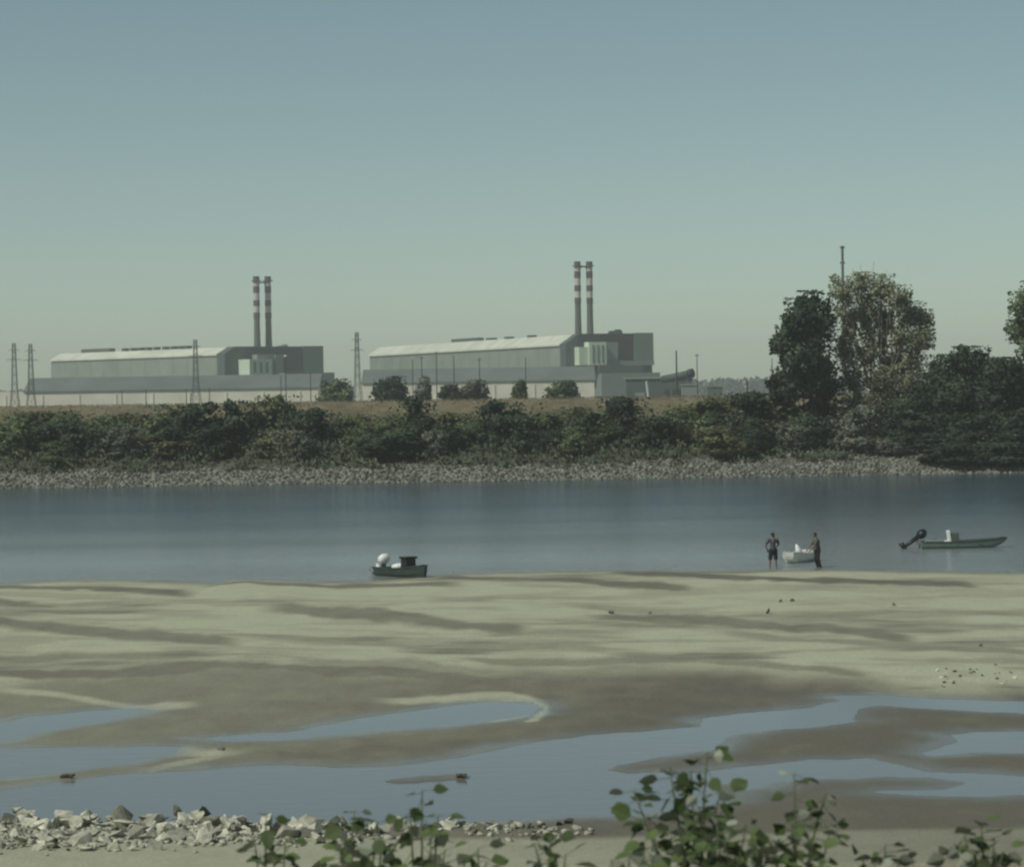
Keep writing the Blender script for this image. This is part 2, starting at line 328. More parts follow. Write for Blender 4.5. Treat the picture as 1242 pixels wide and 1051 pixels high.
dry_front = sstep(1004, 1016, PV + 10 * (n1 - .5) - np.interp(PU, [0, 420, 700, 1000, 1242], [0, 2, 6, -2, -4])); damp = damp * (1 - np.interp(PU, [0, 600, 900, 1242], [.75, .65, .5, .42]) * dry_front)
damp = np.maximum(damp, 0.95 * (SZ < 0)); damp = np.clip(damp + 0.12 * (n2 - 0.47), 0, 1)
ny, nx = GX.shape; idx = np.arange(nx * ny).reshape(ny, nx)
faces = np.stack([idx[:-1, :-1], idx[:-1, 1:], idx[1:, 1:], idx[1:, :-1]], -1).reshape(-1, 4)
ms, t, p = new_mat('sand'); n = t.nodes; l = t.links
at_ = n.new('ShaderNodeAttribute'); at_.attribute_name = 'damp'
tc = n.new('ShaderNodeTexCoord'); mp = n.new('ShaderNodeMapping'); mp.inputs['Scale'].default_value = (0.8, 0.35, 1); l.new(tc.outputs['Object'], mp.inputs[0])
nz = n.new('ShaderNodeTexNoise'); nz.inputs['Scale'].default_value = 1.1; nz.inputs['Detail'].default_value = 9; nz.inputs['Roughness'].default_value = 0.62; l.new(mp.outputs[0], nz.inputs['Vector'])
fine = n.new('ShaderNodeTexNoise'); fine.inputs['Scale'].default_value = 14; fine.inputs['Detail'].default_value = 5; l.new(tc.outputs['Object'], fine.inputs['Vector'])
a1 = n.new('ShaderNodeMath'); a1.operation = 'MULTIPLY_ADD'; a1.inputs[1].default_value = 0.5; a1.inputs[2].default_value = -0.25; l.new(nz.outputs[0], a1.inputs[0])
a2 = n.new('ShaderNodeMath'); a2.operation = 'ADD'; a2.use_clamp = True; l.new(at_.outputs['Fac'], a2.inputs[0]); l.new(a1.outputs[0], a2.inputs[1])
mx = n.new('ShaderNodeMix'); mx.data_type = 'RGBA'; mx.inputs[6].default_value = (0.45, 0.468, 0.345, 1); mx.inputs[7].default_value = (0.150, 0.140, 0.104, 1); l.new(a2.outputs[0], mx.inputs[0])
fr = n.new('ShaderNodeMapRange'); fr.inputs[1].default_value = 0.3; fr.inputs[2].default_value = 0.7; fr.inputs[3].default_value = 0.80; fr.inputs[4].default_value = 1.17; l.new(fine.outputs[0], fr.inputs[0])
sc_ = n.new('ShaderNodeVectorMath'); sc_.operation = 'SCALE'; l.new(mx.outputs[2], sc_.inputs[0]); l.new(fr.outputs[0], sc_.inputs[3]); l.new(sc_.outputs[0], p.inputs['Base Color'])
rr = n.new('ShaderNodeMapRange'); rr.inputs[3].default_value = 0.95; rr.inputs[4].default_value = 0.6; l.new(a2.outputs[0], rr.inputs[0])
aw_ = n.new('ShaderNodeAttribute'); aw_.attribute_name = 'wet'; rw = n.new('ShaderNodeMix'); rw.inputs[3].default_value = 0.22; l.new(aw_.outputs['Fac'], rw.inputs[0]); l.new(rr.outputs[0], rw.inputs[2]); l.new(rw.outputs[0], p.inputs['Roughness'])
rs = n.new('ShaderNodeMapRange'); rs.inputs[3].default_value = 0.2; rs.inputs[4].default_value = 0.55; l.new(aw_.outputs['Fac'], rs.inputs[0]); l.new(rs.outputs[0], p.inputs['Specular IOR Level'])
bp = n.new('ShaderNodeBump'); bp.inputs['Strength'].default_value = 0.5; bp.inputs['Distance'].default_value = 0.06; l.new(nz.outputs[0], bp.inputs['Height']); l.new(bp.outputs[0], p.inputs['Normal'])
me = np_mesh('sandbank', np.stack([GX, GY, SZ], -1).reshape(-1, 3), faces, ms, True)
wt = np.clip(1 - sstep(0.0, 1.6, SD), 0, 1) * (SD < 4) + (1 - sstep(0, 5, SR)); aw = me.attributes.new('wet', 'FLOAT', 'POINT'); aw.data.foreach_set('value', np.clip(wt * (0.5 + fbm(GX * .7, GY * .3, 95)), 0, 1).astype(np.float32).ravel())
av = me.attributes.new('damp', 'FLOAT', 'POINT'); av.data.foreach_set('value', damp.astype(np.float32).ravel())
tag(link('sandbank', me), kind='structure')
def sand_z(x, y):
    z, _, _ = sand_fields(np.array([[x]]), np.array([[y]])); return float(z[0, 0])

# water: one sheet at z = 0
mw, t, p = new_mat('water'); n = t.nodes; l = t.links
p.inputs['Base Color'].default_value = (0.075, 0.094, 0.098, 1); p.inputs['Roughness'].default_value = 0.12; p.inputs['IOR'].default_value = 1.33
tc = n.new('ShaderNodeTexCoord')
sep = n.new('ShaderNodeSeparateXYZ'); l.new(tc.outputs['Object'], sep.inputs[0])
mp = n.new('ShaderNodeMapping'); mp.inputs['Scale'].default_value = (0.55, 0.9, 1); l.new(tc.outputs['Object'], mp.inputs[0])
nz = n.new('ShaderNodeTexNoise'); nz.inputs['Scale'].default_value = 2.2; nz.inputs['Detail'].default_value = 4; l.new(mp.outputs[0], nz.inputs['Vector'])
mp2 = n.new('ShaderNodeMapping'); mp2.inputs['Scale'].default_value = (0.010, 0.055, 1); l.new(tc.outputs['Object'], mp2.inputs[0])
big = n.new('ShaderNodeTexNoise'); big.inputs['Scale'].default_value = 1.0; big.inputs['Detail'].default_value = 3; l.new(mp2.outputs[0], big.inputs['Vector'])
far_ = n.new('ShaderNodeMapRange'); far_.inputs[1].default_value = 100; far_.inputs[2].default_value = 165; far_.inputs[3].default_value = 0.04; far_.inputs[4].default_value = 1.25; l.new(sep.outputs[1], far_.inputs[0])
bm_ = n.new('ShaderNodeMapRange'); bm_.inputs[1].default_value = 0.3; bm_.inputs[2].default_value = 0.7; bm_.inputs[3].default_value = 0.35; bm_.inputs[4].default_value = 1.2; l.new(big.outputs[0], bm_.inputs[0])
mu = n.new('ShaderNodeMath'); mu.operation = 'MULTIPLY'; l.new(far_.outputs[0], mu.inputs[0]); l.new(bm_.outputs[0], mu.inputs[1])
sh_ = n.new('ShaderNodeMapRange'); sh_.interpolation_type = 'SMOOTHSTEP'; sh_.inputs[1].default_value = 138; sh_.inputs[2].default_value = 225; sh_.inputs[3].default_value = 0; sh_.inputs[4].default_value = 1
yw = n.new('ShaderNodeMath'); yw.operation = 'MULTIPLY_ADD'; yw.inputs[1].default_value = 50; l.new(big.outputs[0], yw.inputs[0])
ys_ = n.new('ShaderNodeMath'); ys_.operation = 'ADD'; ys_.inputs[1].default_value = -25; l.new(sep.outputs[1], ys_.inputs[0]); l.new(ys_.outputs[0], yw.inputs[2]); l.new(yw.outputs[0], sh_.inputs[0])
pn = n.new('ShaderNodeMapRange'); pn.inputs[1].default_value = 112; pn.inputs[2].default_value = 130; l.new(sep.outputs[1], pn.inputs[0])
cs_ = n.new('ShaderNodeMix'); cs_.data_type = 'RGBA'; cs_.inputs[6].default_value = (0.165, 0.178, 0.186, 1); cs_.inputs[7].default_value = (0.27, 0.31, 0.31, 1); l.new(pn.outputs[0], cs_.inputs[0])   # pools, then paler water along the near shore
cm = n.new('ShaderNodeMix'); cm.data_type = 'RGBA'; cm.inputs[7].default_value = (0.056, 0.090, 0.118, 1); l.new(cs_.outputs[2], cm.inputs[6]); l.new(sh_.outputs[0], cm.inputs[0]); l.new(cm.outputs[2], p.inputs['Base Color'])
bp = n.new('ShaderNodeBump'); bp.inputs['Distance'].default_value = 0.12; l.new(nz.outputs[0], bp.inputs['Height']); l.new(mu.outputs[0], bp.inputs['Strength']); l.new(bp.outputs[0], p.inputs['Normal'])
q = MB().add([(-260, 46, 0), (260, 46, 0), (260, 300, 0), (-260, 300, 0)], [(0, 1, 2, 3)])
tag(q.build('river', [mw]), kind='structure')

# far bank, levee and the plain behind it: one sheet
prof = [(280, -1.2), (287, 0.0), (291, 1.2), (295.5, 2.7), (300, 3.2), (310, 3.9), (314, 4.6), (319, 6.2), (324, 7.75), (325.5, 8.0), (330, 8.0), (333, 7.1), (342, 3.4), (420, 3.0), (900, 3.0), (4000, 3.0)]
PY = np.array([a for a, b in prof], float); PZ = np.array([b for a, b in prof], float)
def bank_z(x, y): return float(np.interp(y, PY, PZ))
ys = np.concatenate([np.arange(280, 345, 0.8), np.linspace(346, 4000, 30)]); xs = np.concatenate([np.linspace(-1600, -75, 14)[:-1], np.arange(-75, 75, 1.0), np.linspace(75, 1600, 14)])
BX, BY = np.meshgrid(xs, ys); BZ = np.interp(BY, PY, PZ) + 0.35 * (fbm(BX * 0.12, BY * 0.2, 81) - 0.47) * (BY < 345) * sstep(286, 292, BY)
ny, nx = BX.shape; idx = np.arange(nx * ny).reshape(ny, nx)
faces = np.stack([idx[:-1, :-1], idx[:-1, 1:], idx[1:, 1:], idx[1:, :-1]], -1).reshape(-1, 4)
mb, t, p = new_mat('levee'); n = t.nodes; l = t.links
p.inputs['Roughness'].default_value = 0.95; p.inputs['Specular IOR Level'].default_value = 0.1
tc = n.new('ShaderNodeTexCoord'); sep = n.new('ShaderNodeSeparateXYZ'); l.new(tc.outputs['Object'], sep.inputs[0])
nz = n.new('ShaderNodeTexNoise'); nz.inputs['Scale'].default_value = 0.35; nz.inputs['Detail'].default_value = 8; l.new(tc.outputs['Object'], nz.inputs['Vector'])
ad = n.new('ShaderNodeMath'); ad.operation = 'MULTIPLY_ADD'; ad.inputs[1].default_value = 2.0; l.new(nz.outputs[0], ad.inputs[0]); l.new(sep.outputs[2], ad.inputs[2])
mr = n.new('ShaderNodeMapRange'); mr.inputs[1].default_value = 0.0; mr.inputs[2].default_value = 10.0; l.new(ad.outputs[0], mr.inputs[0])
rp = n.new('ShaderNodeValToRGB'); e = rp.color_ramp.elements
e[0].position = 0.12; e[0].color = (0.10, 0.10, 0.085, 1); e[1].position = 0.28; e[1].color = (0.12, 0.12, 0.095, 1)
for pos, c in ((0.42, (0.075, 0.08, 0.05, 1)), (0.66, (0.10, 0.105, 0.06, 1)), (0.80, (0.18, 0.16, 0.108, 1)), (0.97, (0.20, 0.178, 0.122, 1))):
    k = e.new(pos); k.color = c
l.new(mr.outputs[0], rp.inputs[0])
vv = n.new('ShaderNodeMapRange'); vv.inputs[1].default_value = 0.3; vv.inputs[2].default_value = 0.7; vv.inputs[3].default_value = 0.75; vv.inputs[4].default_value = 1.2; l.new(nz.outputs[0], vv.inputs[0])
s2 = n.new('ShaderNodeVectorMath'); s2.operation = 'SCALE'; l.new(rp.outputs[0], s2.inputs[0]); l.new(vv.outputs[0], s2.inputs[3]); l.new(s2.outputs[0], p.inputs['Base Color'])
tag(link('ground', np_mesh('ground', np.stack([BX, BY, BZ], -1).reshape(-1, 3), faces, mb, True)), kind='structure')

# riprap on the far bank: thousands of stones a few pixels across, one mass
def rock_cloud(name, P, S, material, flat=0.7, seed=3):
    g = np.random.default_rng(seed); N = len(P)
    cube = np.array([(-1, -1, -1), (1, -1, -1), (1, 1, -1), (-1, 1, -1), (-1, -1, 1), (1, -1, 1), (1, 1, 1), (-1, 1, 1)], float)
    fc = np.array([(3, 2, 1, 0), (4, 5, 6, 7), (0, 1, 5, 4), (1, 2, 6, 5), (2, 3, 7, 6), (3, 0, 4, 7)])
    V = cube[None] * g.uniform(0.45, 1.0, (N, 8, 3)) * g.uniform(0.6, 1.25, (N, 1, 3)) * np.array([1, 1, flat]) * 0.5 * S[:, None, None]
    a = g.uniform(0, 6.28, N); ca, sa = np.cos(a), np.sin(a); tl = g.uniform(-0.6, 0.6, N); ct, st = np.cos(tl), np.sin(tl)
    x, y, z = V[..., 0], V[..., 1], V[..., 2]; y, z = y * ct[:, None] - z * st[:, None], y * st[:, None] + z * ct[:, None]
    x, y = x * ca[:, None] - y * sa[:, None], x * sa[:, None] + y * ca[:, None]
    V = np.stack([x, y, z], -1) + P[:, None, :]
    return np_mesh(name, V.reshape(-1, 3), (fc[None] + 8 * np.arange(N)[:, None, None]).reshape(-1, 4), material)
N = 19000
rx = rng.uniform(-80, 80, N); rt = rng.power(0.9, N); ry = 286.6 + rt * (5.2 + 2.0 * (fbm(rx * 0.15, rx * 0, 13) - 0.4) + 3.0 * np.exp(-((rx - 33) / 9) ** 2))
rz = np.interp(ry, PY, PZ) + 0.05
tag(link('riprap', rock_cloud('riprap', np.stack([rx, ry, rz], -1), (0.13 + 0.42 * rng.random(N) ** 1.8), 'riprap')),
    'grey riprap stones covering the foot of the far river bank', 'riprap', kind='stuff')

# ------------------------------------------------------------------ foliage
def leaf_normals(me, Nv):                              # leaves shade with the mass they belong to
    me.polygons.foreach_set('use_smooth', np.ones(len(me.polygons), dtype=bool)); me.normals_split_custom_set_from_vertices(np.repeat(Nv, 4, axis=0).tolist()); return me
def unit(a): return a / (np.linalg.norm(a, axis=1)[:, None] + 1e-9)
def leaf_cloud(P, S, g, up=0.3, aspect=1.7, Nv=None):
    N = len(P); a = g.normal(size=(N, 3)); a[:, 2] *= (1 - up); a /= np.linalg.norm(a, axis=1)[:, None]
    b = g.normal(size=(N, 3)); b -= a * (a * b).sum(1)[:, None]; b /= np.linalg.norm(b, axis=1)[:, None]
    if Nv is not None: b *= np.where((np.cross(a, b) * Nv).sum(1) > 0, -1, 1)[:, None]
    S = S[:, None]; V = np.stack([P - a * S * 0.5 * aspect, P + b * S * 0.5, P + a * S * 0.5 * aspect, P - b * S * 0.5], 1)
    return V.reshape(-1, 3), np.arange(4 * N).reshape(-1, 4)
CLUMP_DIR = []
def clump_points(clumps, n, g, shell=0.45):
    C = np.array([c[:3] for c in clumps]); Rr = np.array([c[3:6] for c in clumps]); wgt = Rr.prod(1) ** 0.75; wgt /= wgt.sum()
    k = g.choice(len(clumps), n, p=wgt); d = g.normal(size=(n, 3)); d /= np.linalg.norm(d, axis=1)[:, None]
    r = shell + (1.06 - shell) * g.random(n) ** 0.6
    CLUMP_DIR.append(d); return C[k] + d * Rr[k] * r[:, None]
def shrub_mesh(seed, material, n=2200, wide=1.0, leaf=0.050):
    g = np.random.default_rng(seed); cl = []
    lean = g.normal(0, .12, 2)
    for i in range(g.integers(14, 22)):
        a = g.uniform(0, 6.28); rr_ = g.uniform(0, 0.40) * wide; h = g.uniform(0.12, 0.88)
        s = g.uniform(0.10, 0.22) * (1.12 - .4 * h); cl.append((math.cos(a) * rr_ * (1.15 - 0.5 * h), math.sin(a) * rr_ * (1.15 - 0.5 * h), h, s * 1.15, s * 1.15, s))
    for i in range(7):
        a = g.uniform(0, 6.28); cl.append((math.cos(a) * .33 * wide, math.sin(a) * .33 * wide, 0.13, .17, .17, .14))
    P = clump_points(cl, n, g, .2); P = np.vstack([P, np.stack([g.normal(0, .22 * wide, n // 9), g.normal(0, .22 * wide, n // 9), .1 + g.random(n // 9) ** 1.4 * .85], -1)]); P[:, :2] += lean * P[:, 2:3]; gl = unit(P - np.array([0, 0, .35])); dd = np.vstack([CLUMP_DIR.pop(), gl[n:]]); Nv = unit(dd * .9 + gl * .6 + g.normal(size=P.shape) * .28); kp = P[:, 2] > 0.0; P, Nv = P[kp], Nv[kp]
    V, F = leaf_cloud(P, g.uniform(0.6, 1.3, len(P)) * leaf, g, Nv=Nv)
    return leaf_normals(np_mesh('crown', V, F, material), Nv)
def shrub_stems(seed):
    g = np.random.default_rng(seed); q = MB()
    for i in range(6):
        a = g.uniform(0, 6.28); q.tube([(0, 0, -0.06), (math.cos(a) * .08, math.sin(a) * .08, .3), (math.cos(a) * .26, math.sin(a) * .26, g.uniform(.6, 1.02))], [.022, .014, .005], 5)
    return q.mesh('stem', 'bark')
kinds = {'dark': [shrub_mesh(100 + i, 'dark_leaf', 6600) for i in range(4)], 'mid': [shrub_mesh(120 + i, 'mid_leaf', 6200) for i in range(4)],
         'olive': [shrub_mesh(140 + i, 'olive_leaf', 5800) for i in range(3)], 'grey': [shrub_mesh(160 + i, 'grey_leaf', 5600, 1.15, 0.044) for i in range(3)]}
stems = [shrub_stems(i) for i in range(4)]
SHRUBS = {}
shrub_lab = {'dark': ('dark green shrub', 'dark shrubs along the far bank'),
             'mid': ('mid green shrub', 'green shrubs along the far bank'),
             'olive': ('dull olive shrub', 'olive shrubs along the far bank'),
             'grey': ('pale willow shrub', 'grey shrubs along the far bank')}
def shrub(kind, u, vtop, Y, wpx, label=None, name='shrub', zbase=None):
    Y = max(Y - 4.0, 293.0) if 296 < Y < 307 else Y
    sc = Y / F_PX; b = at(u, 500, Y); zb = bank_z(b.x, Y) - 0.1 if zbase is None else zbase; h = at(u, vtop, Y).z - zb; wd = wpx * sc
    lb, gp = shrub_lab[kind]
    wd *= 1.42
    if not label:
        sz = ('tall ' if h > 3.6 else 'low ') + ('broad ' if wd > 5.8 else 'narrow '); lb = sz + lb; gp = sz + gp
    o = thing(name, (b.x, Y, zb), label or lb, 'shrub', None if label else gp, random.uniform(0, 6.28)); sx = wd / 0.98
    for nm, d in (('crown', random.choice(kinds[kind])), ('stem', random.choice(stems))):
        c = link(nm, d, o); c.scale = (sx, sx * 0.9, h / 0.98)
    if not label: SHRUBS.setdefault(lb, []).append(o)
    return o
# traced shrubs: kind, column, top, depth, width
for a in [('mid', 8, 503, 302, 60), ('olive', 30, 498, 311, 56), ('dark', 62, 510, 303, 54), ('mid', 88, 497, 309, 40), ('dark', 112, 512, 301, 46), ('grey', 150, 517, 301, 44), ('mid', 132, 506, 307, 50),
          ('olive', 165, 500, 312, 50), ('mid', 203, 489, 306, 52), ('dark', 228, 488, 304, 58), ('dark', 246, 515, 300, 54), ('mid', 270, 512, 305, 44), ('dark', 302, 484, 304, 42), ('olive', 318, 477, 309, 44), ('mid', 342, 487, 308, 40),
          ('grey', 338, 519, 301, 40), ('dark', 372, 498, 303, 46), ('dark', 394, 495, 305, 44), ('mid', 420, 506, 306, 44), ('olive', 446, 501, 311, 50), ('mid', 440, 515, 302, 36), ('dark', 468, 522, 299, 58), ('mid', 478, 502, 308, 50),
          ('dark', 512, 481, 304, 40), ('dark', 496, 508, 302, 44), ('dark', 536, 515, 300, 34), ('grey', 524, 521, 299, 30), ('olive', 560, 498, 312, 50), ('mid', 575, 510, 305, 46), ('dark', 620, 484, 304, 56), ('dark', 604, 496, 303, 44), ('dark', 640, 503, 301, 44),
          ('mid', 668, 500, 307, 46), ('dark', 664, 520, 300, 36), ('olive', 694, 492, 312, 40), ('dark', 697, 502, 302, 42), ('mid', 732, 496, 306, 50), ('olive', 752, 497, 310, 40), ('dark', 764, 480, 304, 44), ('dark', 786, 506, 301, 40), ('mid', 722, 516, 301, 40),
          ('mid', 812, 500, 306, 50), ('olive', 836, 490, 311, 50), ('dark', 822, 512, 301, 36), ('mid', 852, 504, 303, 44), ('olive', 880, 480, 310, 56), ('dark', 886, 500, 302, 50), ('dark', 910, 474, 307, 54), ('dark', 902, 516, 299, 54), ('olive', 935, 482, 309, 50),
          ('dark', 936, 508, 302, 50), ('grey', 966, 512, 300, 40), ('mid', 972, 490, 308, 50), ('dark', 986, 505, 301, 46), ('grey', 1022, 503, 300, 40), ('dark', 1010, 492, 307, 54),
          ('dark', 1090, 500, 304, 60), ('dark', 1120, 496, 303, 60), ('dark', 1150, 500, 301, 66), ('dark', 1185, 498, 300, 70), ('dark', 1215, 496, 299, 66), ('dark', 1248, 500, 299, 66), ('mid', 1076, 520, 299, 44), ('grey', 1082, 530, 297.5, 34),
          ('mid', -26, 500, 305, 56), ('dark', -60, 505, 303, 60), ('dark', 1290, 498, 300, 70), ('dark', 1100, 522, 299, 44), ('dark', 1135, 525, 295, 50), ('dark', 1160, 522, 294, 54), ('mid', 1186, 526, 293.5, 50), ('dark', 1205, 524, 293.5, 54), ('dark', 1236, 526, 293, 50), ('grey', 1112, 536, 294, 36), ('dark', 1016, 484, 314, 50), ('mid', 1040, 480, 316, 50), ('dark', 1064, 482, 315, 54), ('mid', 1090, 478, 316, 54), ('dark', 1112, 474, 315, 54), ('dark', 1150, 538, 290.5, 50), ('dark', 1178, 536, 290, 54), ('mid', 1204, 538, 290, 44), ('dark', 1228, 535, 290, 54), ('dark', 1256, 536, 290, 50)]:
    shrub(*a)
for i in range(32):
    u_ = -20 + i * 30 + random.uniform(-7, 7)
    shrub(random.choice(('mid', 'olive', 'olive', 'grey')), u_, random.uniform(512, 528) - (u_ - 621) * .0157, random.uniform(297.5, 312), random.uniform(34, 54))
shrub('grey', 1046, 489, 299, 52, 'ash grey shrub at the foot of the pale tall tree')
# which shrub: counted along the bank from the tall dark tree
TREE_X = at(984, 500, 304).x; ORD = 'first second third fourth fifth sixth seventh eighth ninth tenth eleventh twelfth thirteenth fourteenth fifteenth sixteenth seventeenth eighteenth nineteenth twentieth'.split()
for lb, lst in SHRUBS.items():
    for side, word in ((-1, 'toward the pylons'), (1, 'away from the pylons')):
        part_ = sorted([o for o in lst if (o.location.x - TREE_X) * side > 0], key=lambda o: abs(o.location.x - TREE_X))
        for i, o in enumerate(part_): o['label'] = f'{lb}, {ORD[min(i, 19)]} such from the tall dark tree, {word}'
# low growth between the shrubs and on the crest
N = 60000
wx = rng.uniform(-75, 75, N); wy = 290.8 + 24 * rng.random(N) ** 1.15
keep = fbm(wx * 0.3, wy * 0.3, 17) + 0.22 * sstep(290.5, 294.5, wy) > 0.50; wx, wy = wx[keep], wy[keep]
wz = np.interp(wy, PY, PZ) + rng.uniform(-0.05, 1.15, len(wx)) * fbm(wx * 0.25, wy * 0.2, 23) * 1.7
Nw = unit(np.array([0, -.35, .85]) + rng.normal(size=(len(wx), 3)) * .35)
V, Fc = leaf_cloud(np.stack([wx, wy, wz], -1), rng.uniform(0.12, 0.32, len(wx)), rng, -0.6, 2.2, Nw)
tag(link('weeds', leaf_normals(np_mesh('weeds', V, Fc, 'weed'), Nw)), 'tangled low weeds between the riprap and the shrubs', 'weeds', kind='stuff')
N = 16000
wx = rng.uniform(-75, 75, N); wy = rng.uniform(318, 330, N); wz = np.interp(wy, PY, PZ) + rng.uniform(0.0, 0.16, N)
V, Fc = leaf_cloud(np.stack([wx, wy, wz], -1), rng.uniform(0.05, 0.14, N), rng, -0.8, 2.0)
tag(link('dry_grass', np_mesh('dry_grass', V, Fc, 'dry_grass')), 'dry tan grass on the crest of the far levee', 'grass', kind='stuff')

def limb(q, p0, p1, r0_, r1_, g, bend=0.08, k=5, n=7):
    p0, p1 = Vector(p0), Vector(p1); L = (p1 - p0).length; pts = []; rr_ = []
    o1 = Vector(g.normal(size=3)) * L * bend
    for i in range(k + 1):
        t_ = i / k; pts.append(p0.lerp(p1, t_) + o1 * math.sin(math.pi * t_)); rr_.append(r0_ + (r1_ - r0_) * t_)
    q.tube(pts, rr_, n); return pts
def tree(u, vbase_z, Y, outline, label, seed, leafm, barkm, n, leaf, trunk_r=0.28, shell=0.35, name='tree', stems_n=1, group=None, zb=None):
    """outline: ellipses (u, v, ru, rv) in the photo, each turned into a leafy mass at its own depth round the trunk"""
    g = np.random.default_rng(seed); sc = Y / F_PX; b = at(u, 500, Y); zb = bank_z(b.x, Y) - 0.15 if zb is None else zb; base = Vector((b.x, Y, zb))
    o = thing(name, base, label, 'tree', group); cl = []; q = MB(); heads = []
    ht = max(at(c[0], c[1], Y).z for c in outline) - zb
    for (cu_, cv_, ru, rv) in outline:
        c = at(cu_, cv_, Y); dy = g.uniform(-1, 1) * min(2.6, ru * sc * 0.9 + 0.8)
        heads.append((Vector((c.x - b.x, dy, c.z - zb)), ru * sc, rv * sc))
    for hd, a, bb in heads:
        m = max(6, int(8 + 3 * a))
        for i in range(m):
            d = g.normal(size=3); d /= np.linalg.norm(d); k = g.uniform(0.25, 1.12)
            cl.append((hd.x + d[0] * a * k, hd.y + d[1] * a * k, hd.z + d[2] * bb * k, a * g.uniform(.2, .48), a * g.uniform(.2, .48), bb * g.uniform(.2, .46)))
    P = clump_points(cl, int(n * .72), g, shell); k_ = g.integers(0, len(heads), int(n * .42)); hc = np.array([(h_.x, h_.y, h_.z) for h_, a, bb in heads]); hr = np.array([(a, a, bb) for h_, a, bb in heads])
    tw = g.normal(size=(len(k_), 3)); P = np.vstack([P, hc[k_] + np.clip(tw, -1.7, 1.7) * hr[k_] * .58]); dd = np.vstack([CLUMP_DIR.pop(), unit(tw)]); gl = unit(P - np.array([hc[:, 0].mean(), 0, hc[:, 2].mean() * .8])); Nv = unit(dd * .9 + gl * .5 + g.normal(size=P.shape) * .35); kp = P[:, 2] > 0.3; P, Nv = P[kp], Nv[kp]; V, Fc = leaf_cloud(P, g.uniform(0.6, 1.35, len(P)) * leaf, g, Nv=Nv)
    link('crown', leaf_normals(np_mesh('crown', V, Fc, leafm), Nv), o)
    if stems_n == 1:
        top = Vector((g.normal() * 0.4, g.normal() * 0.3, ht * 0.8)); tp = limb(q, (0, 0, -0.3), top, trunk_r, trunk_r * 0.25, g, 0.03, 8, 9)
        for hd, a, bb in heads:
            s = tp[max(1, min(7, int(8 * max(0.12, (hd.z - 0.3 * ht) / ht))))]; limb(q, s, hd, trunk_r * 0.38, 0.03, g, 0.1)
            for i in range(3): d = g.normal(size=3); limb(q, s.lerp(hd, 0.6), hd + Vector((d[0] * a, d[1] * a, abs(d[2]) * bb)) * 0.7, 0.06, 0.015, g)
    else:
        for j in range(stems_n):
            an = 6.28 * j / stems_n; f = (Vector((math.cos(an) * 0.5, math.sin(an) * 0.4, 0)))
            hs = heads[j % len(heads)][0]; fork = f + Vector((hs.x * 0.35, hs.y * 0.35, ht * 0.28)); limb(q, f * 0.4 + Vector((0, 0, -0.3)), fork, trunk_r * 0.7, trunk_r * 0.5, g, 0.03)
            for hd, a, bb in heads[j::stems_n]:
                limb(q, fork, hd + Vector((0, 0, bb * 0.5)), trunk_r * 0.42, 0.03, g, 0.05, 7)
                for i in range(5): d = g.normal(size=3); limb(q, fork.lerp(hd, g.uniform(.4, .8)), hd + Vector((d[0] * a * .6, d[1] * a * .6, (abs(d[2]) + .3) * bb * 0.8)), 0.08, 0.015, g, 0.05)
    q.build('trunk', barkm, o, True)
    return o
tree(984, 0, 304, [(985, 372, 16, 20), (966, 382, 16, 20), (958, 408, 16, 14), (980, 405, 18, 22), (1000, 395, 14, 26), (945, 420, 12, 9), (970, 436, 22, 20), (994, 436, 18, 24), (962, 462, 24, 18), (985, 470, 26, 22), (1006, 470, 16, 24), (952, 480, 16, 12)],
     'tall dark leafy tree leaning against the paler tree on the far bank', 31, 'dark_leaf', 'bark', 15000, 0.27, 0.26)
tree(1066, 0, 307, [(1022, 352, 17, 16), (1045, 344, 16, 14), (1066, 348, 18, 15), (1086, 362, 18, 16), (1106, 380, 17, 15), (1122, 388, 13, 13), (1030, 385, 18, 22), (1054, 380, 18, 24), (1078, 392, 18, 22), (1100, 410, 20, 18), (1120, 410, 12, 14),
     (1032, 425, 18, 26), (1058, 425, 16, 26), (1088, 436, 18, 20), (1108, 440, 16, 16), (1040, 465, 18, 22), (1070, 465, 18, 22), (1098, 465, 16, 20), (1050, 495, 14, 16)],
     'tallest tree on the far bank, pale airy crown on many upright stems', 32, 'pale_leaf', 'pale_bark', 27000, 0.19, 0.34, 0.25, stems_n=6)
tree(1165, 0, 304, [(1150, 450, 22, 20), (1178, 436, 22, 16), (1130, 472, 20, 20), (1160, 480, 26, 24), (1190, 462, 20, 22), (1140, 505, 26, 20), (1180, 508, 26, 22)],
     'round dark bushy tree right of the pale tall tree', 33, 'dark_leaf', 'bark', 17000, 0.25, 0.28)
tree(1212, 0, 301, [(1212, 452, 22, 18), (1236, 462, 22, 20), (1205, 485, 24, 22), (1236, 495, 24, 24), (1212, 515, 24, 18)],
     'dusky green bushy tree with a domed crown at the water end of the thicket', 34, 'dark_leaf', 'bark', 15000, 0.25, 0.28)
tree(1262, 0, 306, [(1240, 372, 16, 18), (1236, 402, 14, 14), (1262, 362, 20, 22), (1268, 400, 26, 26), (1246, 430, 16, 18), (1275, 440, 24, 24), (1255, 475, 22, 22)],
     'slender tall tree rising behind the domed bushy tree', 35, 'mid_leaf', 'bark', 12000, 0.23, 0.25)
tree(1100, 0, 300, [(1092, 498, 18, 14), (1112, 492, 18, 16), (1100, 516, 22, 14)], 'short dark tree under the pale tall tree', 36, 'dark_leaf', 'bark', 7000, 0.24, 0.16)
